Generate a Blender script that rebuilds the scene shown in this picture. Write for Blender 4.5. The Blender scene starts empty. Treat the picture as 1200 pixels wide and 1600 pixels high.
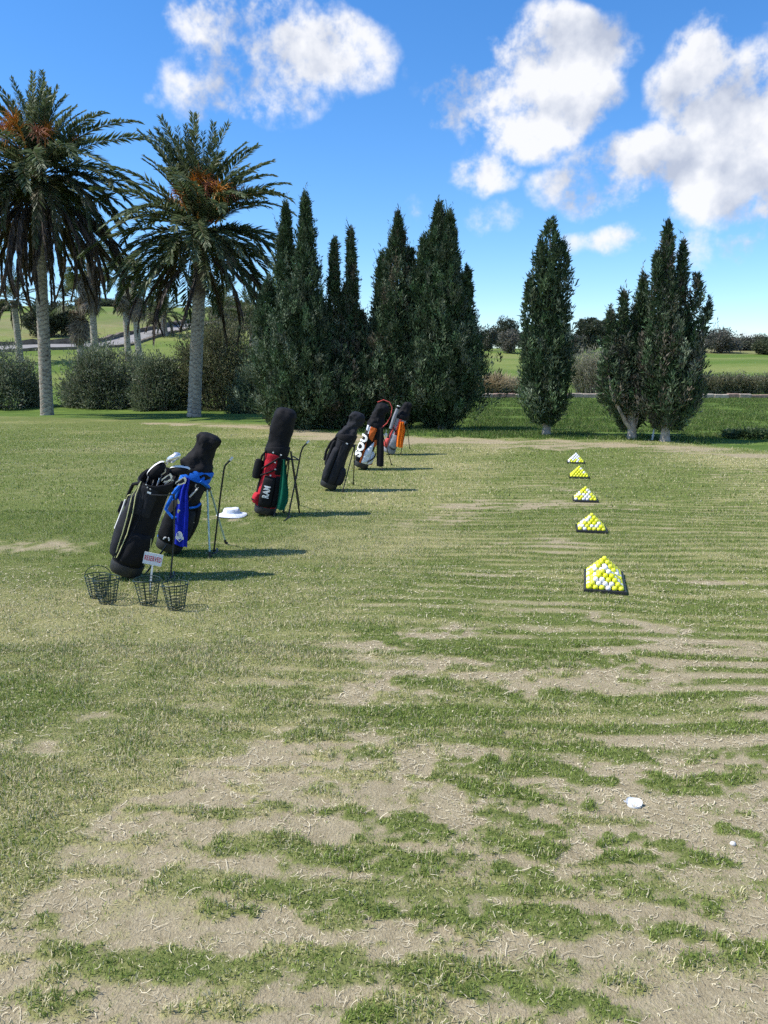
import bpy, math, random
import numpy as np
from mathutils import Vector, Matrix, Euler

# ------------------------------------------------------------------ camera, sky, sun, exposure
scene = bpy.context.scene
scene.render.engine = 'CYCLES'
R = math.radians
CAM_H, PITCH, FPX = 1.70, R(10.5), 1202.0
cam_data = bpy.data.cameras.new('camera')
cam_data.sensor_fit = 'HORIZONTAL'; cam_data.sensor_width = 36.0
cam_data.lens = 36.0 * FPX / 1200.0
cam_data.clip_start = 0.05; cam_data.clip_end = 8000
cam = bpy.data.objects.new('camera', cam_data)
scene.collection.objects.link(cam)
cam.location = (0, 0, CAM_H); cam.rotation_euler = (R(90) - PITCH, 0, 0)
scene.camera = cam
scene.cycles.max_bounces = 4; scene.cycles.diffuse_bounces = 2; scene.cycles.glossy_bounces = 2; scene.cycles.transmission_bounces = 2
scene.cycles.use_adaptive_sampling = True; scene.cycles.adaptive_threshold = 0.02; scene.cycles.use_denoising = False
scene.cycles.sample_clamp_indirect = 4.0
scene.render.resolution_x, scene.render.resolution_y = 768, 1024

SUN_EL = R(54)
SHADOW_DIR = Vector((1.0, 0.07, 0)).normalized()           # plan direction in which shadows fall
TO_SUN = Vector((-SHADOW_DIR.x * math.cos(SUN_EL), -SHADOW_DIR.y * math.cos(SUN_EL), math.sin(SUN_EL)))
sun_data = bpy.data.lights.new('sun', 'SUN')
sun_data.energy = 4.0; sun_data.angle = R(0.55); sun_data.color = (1.0, 0.95, 0.87)
sun = bpy.data.objects.new('sun', sun_data)
scene.collection.objects.link(sun)
sun.rotation_euler = TO_SUN.to_track_quat('Z', 'Y').to_euler()

scene.view_settings.view_transform = 'Standard'
scene.view_settings.look = 'None'
scene.view_settings.exposure = 0.58
scene.view_settings.gamma = 1.0
scene.view_settings.use_curve_mapping = False

def ray(px, py):
    """direction of the line of sight through a photo pixel (1200 x 1600)"""
    xc, yc = (px - 600) / FPX, (800 - py) / FPX
    cp, sp = math.cos(PITCH), math.sin(PITCH)
    return Vector((xc, cp + yc * sp, -sp + yc * cp))
def at(px, py, Y):
    d = ray(px, py); t = Y / d.y
    return Vector((d.x * t, Y, CAM_H + d.z * t))
def gnd(px, py, z=0.0):
    d = ray(px, py); t = (z - CAM_H) / d.z
    return Vector((d.x * t, d.y * t, z))

def make_world():
    w = bpy.data.worlds.new('World'); scene.world = w; w.use_nodes = True
    w.cycles.sampling_method = 'MANUAL'; w.cycles.sample_map_resolution = 256
    nt = w.node_tree; nt.nodes.clear()
    N, Lk = nt.nodes, nt.links
    # ---- cloud density as a function of direction
    g = bpy.data.node_groups.new('cloud_density', 'ShaderNodeTree')
    g.interface.new_socket('Vector', in_out='INPUT', socket_type='NodeSocketVector')
    for q in ('Density', 'Light', 'Core'): g.interface.new_socket(q, in_out='OUTPUT', socket_type='NodeSocketFloat')
    gi = g.nodes.new('NodeGroupInput'); go = g.nodes.new('NodeGroupOutput')
    def gm(op, a, b=None, c=None, clamp=False):
        n = g.nodes.new('ShaderNodeMath'); n.operation = op; n.use_clamp = clamp
        for i, v in enumerate((a, b, c)):
            if v is None: continue
            if isinstance(v, (int, float)): n.inputs[i].default_value = v
            else: g.links.new(v, n.inputs[i])
        return n.outputs[0]
    def gv(op, a, b):
        n = g.nodes.new('ShaderNodeVectorMath'); n.operation = op
        for i, v in enumerate((a, b)):
            if isinstance(v, (tuple, Vector)): n.inputs[i].default_value = v
            else: g.links.new(v, n.inputs[i])
        return n
    vec = gi.outputs[0]
    def noise(scale, detail, rough, off=(0, 0, 0)):
        a = gv('ADD', vec, off)
        n = g.nodes.new('ShaderNodeTexNoise'); n.inputs['Scale'].default_value = scale
        n.inputs['Detail'].default_value = detail; n.inputs['Roughness'].default_value = rough
        g.links.new(a.outputs[0], n.inputs['Vector'])
        return n
    wn = noise(5.0, 4, 0.6, (3.1, 1.7, 0.4))
    wsub = gv('SUBTRACT', wn.outputs['Color'], (0.5, 0.5, 0.5))
    wsc = gv('SCALE', wsub.outputs[0], (0, 0, 0)); wsc.inputs['Scale'].default_value = 0.10
    warped = gv('ADD', vec, wsc.outputs[0]).outputs[0]
    fb = noise(7.5, 6, 0.60)
    fb2 = noise(30.0, 4, 0.62, (9, 2, 5))
    # cumulus heaps of the photographed sky, as directions with angular sizes (rx, ry), amount
    heaps = [(370, 50, 80, 70, 0.76), (450, 85, 125, 54, 0.78), (550, 115, 62, 34, 0.60), (375, 150, 96, 40, 0.76), (420, 10, 84, 42, 0.60),
             (872, 85, 78, 44, 0.92), (780, 160, 70, 48, 0.92), (885, 165, 68, 54, 0.92), (835, 210, 70, 36, 0.8), (768, 280, 50, 30, 0.75),
             (1085, 120, 44, 56, 0.9), (1160, 195, 76, 70, 1.0), (1030, 265, 110, 42, 0.9), (940, 300, 76, 36, 0.78),
             (1110, 290, 110, 50, 0.95), (1230, 240, 75, 90, 1.0), (955, 384, 50, 17, 0.62), (775, 352, 42, 22, 0.5),
             (1170, 385, 54, 20, 0.6), (655, 335, 34, 26, 0.42), (1070, 395, 56, 26, 0.45), (665, 130, 30, 20, 0.38),
             (250, 160, 24, 13, 0.42), (1020, 22, 36, 13, 0.47), (1330, 120, 110, 80, 1.0), (1180, 522, 80, 8, 0.40)]
    total = None
    for (px, py, rx, ry, amt) in heaps:
        c = ray(px, py); dist = c.length; c.normalize()
        right = Vector((0, 0, 1)).cross(c).normalized() * -1.0
        up = right.cross(c)
        mp = g.nodes.new('ShaderNodeMapping'); mp.vector_type = 'TEXTURE'
        mp.inputs['Location'].default_value = c
        mp.inputs['Rotation'].default_value = Matrix((right, c, up)).transposed().to_euler()
        k = FPX * dist
        mp.inputs['Scale'].default_value = (rx / k, 0.5, ry / k)
        g.links.new(warped, mp.inputs['Vector'])
        r2 = gv('DOT_PRODUCT', mp.outputs[0], mp.outputs[0]).outputs['Value']
        m = gm('MULTIPLY_ADD', r2, -0.28 * amt, amt)
        total = gm('MAXIMUM', 0.0 if total is None else total, m)
    total = gm('MULTIPLY', total, 0.95)
    # the rest of the sky carries scattered heaps of the same kind
    big = noise(1.9, 3, 0.5, (0.3, 7.7, 1.2))
    sep = g.nodes.new('ShaderNodeSeparateXYZ'); g.links.new(vec, sep.inputs[0])
    side = gm('SUBTRACT', 0.40, sep.outputs['Y'], clamp=True)
    side = gm('MULTIPLY', side, 3.0, clamp=True)
    rest = gm('MULTIPLY', gm('MULTIPLY', gm('SUBTRACT', big.outputs['Fac'], 0.47), 4.5, clamp=True), side)
    total = gm('MAXIMUM', total, rest)
    n1 = gm('MULTIPLY', gm('SUBTRACT', fb.outputs['Fac'], 0.5), 2.5)
    n2 = gm('MULTIPLY', gm('SUBTRACT', fb2.outputs['Fac'], 0.5), 0.9)
    body = gm('ADD', gm('SUBTRACT', total, 0.36), gm('MULTIPLY', gm('ADD', n1, n2), gm('MULTIPLY', total, 1.6, clamp=True)))
    g.links.new(body, go.inputs[0])
    fbs = noise(7.5, 4, 0.60, tuple(Vector((-0.75, 0, 0.66)) * 0.045))
    g.links.new(gm('SUBTRACT', fb.outputs['Fac'], fbs.outputs['Fac']), go.inputs[1])
    g.links.new(total, go.inputs[2])
    # ---- world
    tc = N.new('ShaderNodeTexCoord')
    nrm = N.new('ShaderNodeVectorMath'); nrm.operation = 'NORMALIZE'
    Lk.new(tc.outputs['Generated'], nrm.inputs[0])
    sky = N.new('ShaderNodeTexSky'); sky.sky_type = 'NISHITA'; sky.sun_disc = False
    sky.sun_elevation = SUN_EL; sky.sun_rotation = math.atan2(TO_SUN.x, TO_SUN.y)
    sky.altitude = 100; sky.air_density = 1.0; sky.dust_density = 0.1; sky.ozone_density = 2.2
    tintn = N.new('ShaderNodeVectorMath'); tintn.operation = 'MULTIPLY'; tintn.inputs[1].default_value = (0.88, 0.98, 1.14)
    Lk.new(sky.outputs[0], tintn.inputs[0])
    hsv = N.new('ShaderNodeHueSaturation'); hsv.inputs['Saturation'].default_value = 1.20
    hsv.inputs['Value'].default_value = 0.80
    Lk.new(tintn.outputs[0], hsv.inputs['Color'])
    gn = N.new('ShaderNodeGroup'); gn.node_tree = g; Lk.new(nrm.outputs[0], gn.inputs[0])
    d0 = gn.outputs['Density']
    def mth(op, a, b=None, clamp=False):
        n = N.new('ShaderNodeMath'); n.operation = op; n.use_clamp = clamp
        for i, v in enumerate((a, b)):
            if v is None: continue
            if isinstance(v, (int, float)): n.inputs[i].default_value = v
            else: Lk.new(v, n.inputs[i])
        return n.outputs[0]
    alpha = N.new('ShaderNodeMapRange'); alpha.interpolation_type = 'SMOOTHSTEP'
    alpha.inputs['From Min'].default_value = -0.05; alpha.inputs['From Max'].default_value = 0.40
    Lk.new(d0, alpha.inputs['Value'])
    shade = mth('ADD', 0.60, mth('SUBTRACT', mth('MULTIPLY', gn.outputs['Light'], 3.4), mth('MULTIPLY', mth('SUBTRACT', gn.outputs['Core'], 0.7), 0.35)), clamp=True)
    ramp = N.new('ShaderNodeValToRGB')
    ramp.color_ramp.elements[0].position = 0.15; ramp.color_ramp.elements[0].color = (0.36, 0.395, 0.48, 1)
    ramp.color_ramp.elements[1].position = 0.85; ramp.color_ramp.elements[1].color = (0.665, 0.67, 0.69, 1)
    e = ramp.color_ramp.elements.new(0.5); e.color = (0.50, 0.525, 0.585, 1)
    Lk.new(shade, ramp.inputs[0])
    cl = N.new('ShaderNodeVectorMath'); cl.operation = 'SCALE'; cl.inputs['Scale'].default_value = 1.0 / SKY_STRENGTH
    Lk.new(ramp.outputs[0], cl.inputs[0])
    mix = N.new('ShaderNodeMix'); mix.data_type = 'RGBA'
    Lk.new(mth('MULTIPLY', alpha.outputs[0], 0.96), mix.inputs['Factor'])
    Lk.new(hsv.outputs[0], mix.inputs['A']); Lk.new(cl.outputs[0], mix.inputs['B'])
    bg = N.new('ShaderNodeBackground'); bg.inputs['Strength'].default_value = SKY_STRENGTH
    Lk.new(mix.outputs['Result'], bg.inputs['Color'])
    out = N.new('ShaderNodeOutputWorld'); Lk.new(bg.outputs[0], out.inputs['Surface'])
SKY_STRENGTH = 0.15
make_world()

# ------------------------------------------------------------------ helpers
rng = np.random.default_rng(7)
random.seed(7)
COL = scene.collection

def smooth(a, b, x):
    t = np.clip((x - a) / (b - a), 0, 1); return t * t * (3 - 2 * t)
def _hash(ix, iy, seed):
    h = (ix.astype(np.int64) * 374761393 + iy.astype(np.int64) * 668265263 + seed * 1442695041) & 0x7fffffff
    h = ((h ^ (h >> 13)) * 1274126177) & 0x7fffffff
    return ((h ^ (h >> 16)) & 0xffff) / 65535.0
def vnoise(x, y, seed=0):
    x = np.asarray(x, float); y = np.asarray(y, float)
    ix, iy = np.floor(x), np.floor(y); fx, fy = x - ix, y - iy
    ux, uy = fx * fx * (3 - 2 * fx), fy * fy * (3 - 2 * fy)
    a = _hash(ix, iy, seed); b = _hash(ix + 1, iy, seed); c = _hash(ix, iy + 1, seed); d = _hash(ix + 1, iy + 1, seed)
    return a + (b - a) * ux + (c - a) * uy + (a - b - c + d) * ux * uy
def fbm(x, y, seed=0, oct=4, rough=0.5):
    s = 0; a = 1; t = 0
    for i in range(oct):
        s = s + a * vnoise(np.asarray(x) * 2 ** i + 17.3 * i, np.asarray(y) * 2 ** i - 9.1 * i, seed + i); t += a; a *= rough
    return s / t

def tag(o, label=None, category=None, group=None, kind=None):
    for k, v in (('label', label), ('category', category), ('group', group), ('kind', kind)):
        if v is not None: o[k] = v
    return o
def empty(name, loc=(0, 0, 0), rz=0.0):
    o = bpy.data.objects.new(name, None); o.empty_display_size = 0.1
    o.location = loc; o.rotation_euler = (0, 0, rz); COL.objects.link(o); return o
def link(name, mesh, parent=None, loc=None):
    o = bpy.data.objects.new(name, mesh); COL.objects.link(o)
    if parent is not None: o.parent = parent
    if loc is not None: o.location = loc
    return o
def copy_tree(o, parent=None):
    c = o.copy(); COL.objects.link(c); c.parent = parent
    for ch in o.children: copy_tree(ch, c)
    return c
def fast_mesh(name, V, F, mat, col=None, smooth_shade=False):
    """V (n,3), F (m,k) arrays -> mesh with optional per-vertex colour attribute 'tint'"""
    V = np.ascontiguousarray(V, np.float32); F = np.ascontiguousarray(F, np.int32)
    me = bpy.data.meshes.new(name); k = F.shape[1]
    me.vertices.add(len(V)); me.vertices.foreach_set('co', V.ravel())
    me.loops.add(F.size); me.loops.foreach_set('vertex_index', F.ravel())
    me.polygons.add(len(F)); me.polygons.foreach_set('loop_start', np.arange(0, F.size, k, dtype=np.int32))
    me.polygons.foreach_set('loop_total', np.full(len(F), k, np.int32))
    if smooth_shade: me.polygons.foreach_set('use_smooth', np.ones(len(F), bool))
    if col is not None:
        a = me.attributes.new('tint', 'FLOAT_COLOR', 'POINT')
        c = np.ones((len(V), 4), np.float32); c[:, :3] = col; a.data.foreach_set('color', c.ravel())
    me.materials.append(mat); me.update(); me.validate()
    return me

class MB:
    """collects shapes of one part"""
    def __init__(s): s.v, s.f = [], []
    def add(s, vs, fs):
        o = len(s.v); s.v += [tuple(p) for p in vs]; s.f += [tuple(i + o for i in f) for f in fs]; return s
    def loft(s, rings, cap0=True, cap1=True, closed=True):
        n = len(rings[0]); vs = [p for r in rings for p in r]; fs = []
        for i in range(len(rings) - 1):
            for j in range(n if closed else n - 1):
                a, b = i * n + j, i * n + (j + 1) % n
                fs.append((a, b, b + n, a + n))
        if cap0: fs.append(tuple(range(n))[::-1])
        if cap1: fs.append(tuple(range((len(rings) - 1) * n, len(rings) * n)))
        return s.add(vs, fs)
    def tube(s, pts, r, n=6, cap=True, closed=False):
        pts = [Vector(p) for p in pts]; m = len(pts)
        rr = r if hasattr(r, '__len__') else [r] * m
        rings = []; nrm = None
        for i, p in enumerate(pts):
            if closed: d = pts[(i + 1) % m] - pts[i - 1]
            else: d = pts[min(i + 1, m - 1)] - pts[max(i - 1, 0)]
            if d.length < 1e-9: d = Vector((0, 0, 1))
            d.normalize()
            if nrm is None:
                nrm = d.cross(Vector((0, 0, 1)))
                if nrm.length < 0.1: nrm = d.cross(Vector((1, 0, 0)))
            nrm = (nrm - d * nrm.dot(d)).normalized(); b = d.cross(nrm)
            rings.append([p + (nrm * math.cos(2 * math.pi * k / n) + b * math.sin(2 * math.pi * k / n)) * rr[i] for k in range(n)])
        if closed:
            rings.append(rings[0]); return s.loft(rings, False, False)
        return s.loft(rings, cap, cap)
    def box(s, c, size, M=None):
        x, y, z = (q / 2 for q in size); c = Vector(c)
        vs = [Vector((i * x, j * y, k * z)) for i in (-1, 1) for j in (-1, 1) for k in (-1, 1)]
        if M is not None: vs = [M @ p for p in vs]
        return s.add([p + c for p in vs], [(0, 1, 3, 2), (4, 6, 7, 5), (0, 4, 5, 1), (2, 3, 7, 6), (0, 2, 6, 4), (1, 5, 7, 3)])
    def grid(s, fn, nu, nv):
        vs = [fn(i / nu, j / nv) for i in range(nu + 1) for j in range(nv + 1)]
        fs = [(i * (nv + 1) + j, (i + 1) * (nv + 1) + j, (i + 1) * (nv + 1) + j + 1, i * (nv + 1) + j + 1) for i in range(nu) for j in range(nv)]
        return s.add(vs, fs)
    def lathe(s, prof, n=16, c=(0, 0, 0), cap0=True, cap1=True, sy=1.0):
        return s.loft([[(c[0] + r * math.cos(2 * math.pi * k / n), c[1] + sy * r * math.sin(2 * math.pi * k / n), c[2] + z) for k in range(n)] for r, z in prof], cap0, cap1)
    def xform(s, M):
        s.v = [tuple(M @ Vector(p)) for p in s.v]; return s
    def mesh(s, name, mat, sm=True):
        me = bpy.data.meshes.new(name); me.from_pydata(s.v, [], s.f)
        if sm:
            me.polygons.foreach_set('use_smooth', np.ones(len(me.polygons), bool))
            try: me.set_sharp_from_angle(angle=R(48))
            except Exception: pass
        me.materials.append(mat); me.update(); return me
    def build(s, name, mat, parent=None, sm=True):
        return link(name, s.mesh(name, mat, sm), parent)

# ------------------------------------------------------------------ materials
def new_mat(name):
    m = bpy.data.materials.new(name); m.use_nodes = True
    nt = m.node_tree; b = nt.nodes['Principled BSDF']
    return m, nt, b
def simple(name, col, rough=0.6, metal=0.0, var=0.12, scale=30.0, bump=0.0, bscale=200.0, spec=0.5):
    """solid colour with procedural mottling and fine relief"""
    m, nt, b = new_mat(name)
    tc = nt.nodes.new('ShaderNodeTexCoord')
    n = nt.nodes.new('ShaderNodeTexNoise'); n.inputs['Scale'].default_value = scale; n.inputs['Detail'].default_value = 5
    nt.links.new(tc.outputs['Object'], n.inputs['Vector'])
    mr = nt.nodes.new('ShaderNodeMapRange'); mr.inputs['From Min'].default_value = 0.3; mr.inputs['From Max'].default_value = 0.7
    mr.inputs['To Min'].default_value = 1 - var; mr.inputs['To Max'].default_value = 1 + var
    nt.links.new(n.outputs['Fac'], mr.inputs['Value'])
    mx = nt.nodes.new('ShaderNodeVectorMath'); mx.operation = 'SCALE'; mx.inputs[0].default_value = col[:3]
    nt.links.new(mr.outputs[0], mx.inputs['Scale']); nt.links.new(mx.outputs[0], b.inputs['Base Color'])
    b.inputs['Roughness'].default_value = rough; b.inputs['Metallic'].default_value = metal
    b.inputs['Specular IOR Level'].default_value = spec
    if bump > 0:
        n2 = nt.nodes.new('ShaderNodeTexNoise'); n2.inputs['Scale'].default_value = bscale; n2.inputs['Detail'].default_value = 3
        nt.links.new(tc.outputs['Object'], n2.inputs['Vector'])
        bp = nt.nodes.new('ShaderNodeBump'); bp.inputs['Strength'].default_value = bump; bp.inputs['Distance'].default_value = 0.004
        nt.links.new(n2.outputs['Fac'], bp.inputs['Height']); nt.links.new(bp.outputs[0], b.inputs['Normal'])
    return m
def leaf_mat(name, rough=0.55, transl=0.22, spec=0.35):
    """colour from the per-leaf 'tint' attribute, part of the light passes through"""
    m, nt, b = new_mat(name)
    a = nt.nodes.new('ShaderNodeAttribute'); a.attribute_name = 'tint'
    nt.links.new(a.outputs['Color'], b.inputs['Base Color'])
    b.inputs['Roughness'].default_value = rough; b.inputs['Specular IOR Level'].default_value = spec
    t = nt.nodes.new('ShaderNodeBsdfTranslucent'); nt.links.new(a.outputs['Color'], t.inputs['Color'])
    mx = nt.nodes.new('ShaderNodeMixShader'); mx.inputs[0].default_value = transl
    nt.links.new(b.outputs[0], mx.inputs[1]); nt.links.new(t.outputs[0], mx.inputs[2])
    nt.links.new(mx.outputs[0], nt.nodes['Material Output'].inputs['Surface'])
    return m
M = {}
M['leaf'] = leaf_mat('foliage', 0.55, 0.33)
M['needle'] = leaf_mat('needles', 0.65, 0.10, 0.25)
M['grass'] = leaf_mat('grass_blades', 0.55, 0.25, 0.25)
M['straw'] = leaf_mat('dry_straw', 0.7, 0.1, 0.2)
M['bark'] = simple('bark', (0.20, 0.17, 0.135), 0.9, var=0.35, scale=14, bump=0.8, bscale=60, spec=0.1)
M['palebark'] = simple('pale_bark', (0.36, 0.32, 0.27), 0.9, var=0.3, scale=10, bump=0.8, bscale=40, spec=0.1)

# ------------------------------------------------------------------ terrain
RIGHT_P = [(-60, 0), (21, 0), (24.5, -0.10), (36, 0.42), (36.6, 0.55), (44, 0.65), (52, 1.0), (70, 1.9), (95, 3.2), (110, 4.2), (135, 5.4), (200, 4), (600, 2), (4000, -20)]
LEFT_P = [(-60, 0), (30.5, 0), (33, -0.12), (40, 0.25), (47, 1.0), (56, 2.1), (64, 3.2), (68, 3.75), (74, 4.5), (86, 6.2), (105, 9.0), (125, 11.2), (140, 11.9), (170, 11), (400, 6), (4000, -20)]
def terrain(x, y):
    x = np.asarray(x, float); y = np.asarray(y, float)
    zr = np.interp(y, *zip(*RIGHT_P)); zl = np.interp(y, *zip(*LEFT_P))
    a = x / np.maximum(y, 1.0)
    wl = smooth(0.06, -0.16, a)
    z = zr * (1 - wl) + zl * wl
    far = smooth(24, 60, y)
    z = z + far * (fbm(x * 0.05, y * 0.05, 3, 3) - 0.5) * 1.3 * np.where(a < 0, 1, 0.6)
    near = (fbm(x * 0.35, y * 0.35, 11, 3) - 0.5) * 0.05 + (fbm(x * 2.2, y * 2.2, 12, 2) - 0.5) * 0.012
    z = z + near * smooth(0.5, 3, y) * (1 - 0.0 * far)
    return z
def tz(x, y): return float(terrain(np.array([x]), np.array([y]))[0])

def world_line(pts): return [(gnd(px, py).x, gnd(px, py).y) for px, py in pts]
def stroke(x, y, line, hw):
    """1 inside a band of half depth hw (metres along y) that follows a polyline, fading over its edge"""
    best = np.zeros_like(x)
    for i in range(len(line) - 1):
        (x0, y0), (x1, y1) = line[i], line[i + 1]
        dx, dy = x1 - x0, y1 - y0; L2 = dx * dx + dy * dy
        r = 1.5 * max(hw[i], hw[i + 1])
        q = np.flatnonzero((y > min(y0, y1) - r) & (y < max(y0, y1) + r) & (x > min(x0, x1) - 1.3 * r) & (x < max(x0, x1) + 1.3 * r))
        if not len(q): continue
        xq, yq = x[q], y[q]
        t = np.clip(((xq - x0) * dx + (yq - y0) * dy) / L2, 0, 1)
        d = np.hypot((xq - x0 - t * dx) * 0.8, yq - y0 - t * dy)
        w = hw[i] + (hw[i + 1] - hw[i]) * t
        best[q] = np.maximum(best[q], 1 - smooth(0.20, 1.5, d / w))
    return best
def band(pts, hpx):
    """photo polyline and half thickness -> ground polyline and half depth in metres"""
    ln = world_line(pts)
    hs = hpx if hasattr(hpx, '__len__') else [hpx] * len(pts)
    hw = [max(0.02, (gnd(px, py - h).y - gnd(px, py + h).y) / 2) for (px, py), h in zip(pts, hs)]
    return ln, hw
BARE = [band(*b) for b in [
    ([(-60, 1545), (120, 1405), (250, 1275), (400, 1205), (560, 1140)], [70, 62, 52, 42, 34]),
    ([(-100, 1600), (500, 1590), (1300, 1600)], 110),
    ([(260, 1460), (700, 1455), (1300, 1450)], 85),
    ([(430, 1300), (700, 1290), (1300, 1300)], 95),
    ([(470, 1215), (700, 1195), (850, 1230), (1300, 1215)], [50, 60, 60, 70]),
    ([(560, 1080), (700, 1055), (850, 1065), (1010, 1050)], [26, 42, 40, 24]),
    ([(590, 1010), (720, 990)], 16),
    ([(950, 1020), (1080, 1010)], 12),
    ([(940, 965), (1060, 985)], 10)]]
LIGHTBARE = [band(*b) for b in [
    ([(0, 850), (90, 855)], 14), ([(60, 870), (130, 880)], 8), ([(280, 800), (380, 815)], 10), ([(320, 850), (420, 855)], 8),
    ([(780, 850), (860, 845)], 7), ([(790, 790), (880, 786)], 14), ([(180, 1170), (240, 1185)], 16), ([(0, 1165), (110, 1175)], 16),
    ([(640, 820), (720, 815)], 10), ([(1060, 905), (1180, 915)], 9), ([(150, 1120), (350, 1100)], 10), ([(540, 1010), (620, 1040)], 20)]]
TUFTS = [band(*b) for b in [
    ([(570, 1000), (760, 1020), (960, 1035)], [8, 12, 9]), ([(640, 1065), (800, 1085)], [12, 9]), ([(870, 1080), (1010, 1105)], 13),
    ([(470, 1150), (600, 1117), (720, 1130), (860, 1152), (1005, 1185)], [10, 26, 30, 26, 12]),
    ([(720, 1190), (870, 1205), (950, 1225)], [16, 16, 8]), ([(700, 1215), (780, 1235), (905, 1258)], [7, 13, 8]),
    ([(405, 1258), (560, 1272), (660, 1290), (760, 1312), (875, 1328)], [8, 13, 17, 15, 10]),
    ([(345, 1318), (480, 1335), (640, 1345), (760, 1352), (865, 1378)], [18, 26, 22, 22, 12]),
    ([(560, 1300), (650, 1310)], 8), ([(780, 1272), (860, 1290), (935, 1312)], [12, 12, 8]), ([(945, 1300), (1045, 1320)], 12),
    ([(1020, 1225), (1120, 1220)], 14), ([(1130, 1295), (1190, 1310)], 10), ([(1080, 1340), (1130, 1350)], 12), ([(950, 1340), (1050, 1345)], 14),
    ([(380, 1395), (480, 1410), (560, 1418), (680, 1418), (835, 1428)], [13, 20, 26, 28, 22]),
    ([(855, 1435), (930, 1440)], 20), ([(1020, 1450), (1090, 1460)], 16), ([(1150, 1480), (1210, 1490)], 20), ([(1020, 1395), (1095, 1410)], 16),
    ([(-20, 1440), (60, 1440), (90, 1462)], [14, 16, 10]), ([(70, 1480), (180, 1500), (300, 1512), (460, 1520), (600, 1522), (760, 1545), (1000, 1588)], [14, 26, 32, 30, 28, 30, 22]),
    ([(840, 1500), (900, 1510)], 12), ([(1090, 1490), (1150, 1500)], 12), ([(-30, 1555), (60, 1560), (130, 1555)], [20, 24, 12]), ([(215, 1590), (250, 1580)], 12),
    ([(225, 1385), (300, 1390), (350, 1375)], [10, 13, 8]), ([(230, 1268), (262, 1264)], 8), ([(325, 1276), (370, 1276)], 8), ([(480, 1235), (520, 1230)], 7),
    ([(560, 1180), (600, 1172)], 10), ([(520, 1590), (590, 1595)], 14), ([(330, 1415), (390, 1425)], 10), ([(860, 1390), (960, 1380)], 12)]]
STRIP = [band([(400, 668), (520, 684), (640, 691), (800, 692), (950, 696), (1080, 703), (1230, 716)], [3, 5, 9, 8, 8, 7, 5]),
         band([(250, 661), (340, 664), (430, 670)], [2, 3, 4])]
EDGE = world_line([(-200, 652), (0, 650), (200, 655), (330, 660), (430, 665), (520, 676), (640, 683), (800, 685), (950, 688), (1080, 694), (1230, 708), (1500, 740)])
EX, EY = [p[0] for p in EDGE], [p[1] for p in EDGE]
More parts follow.
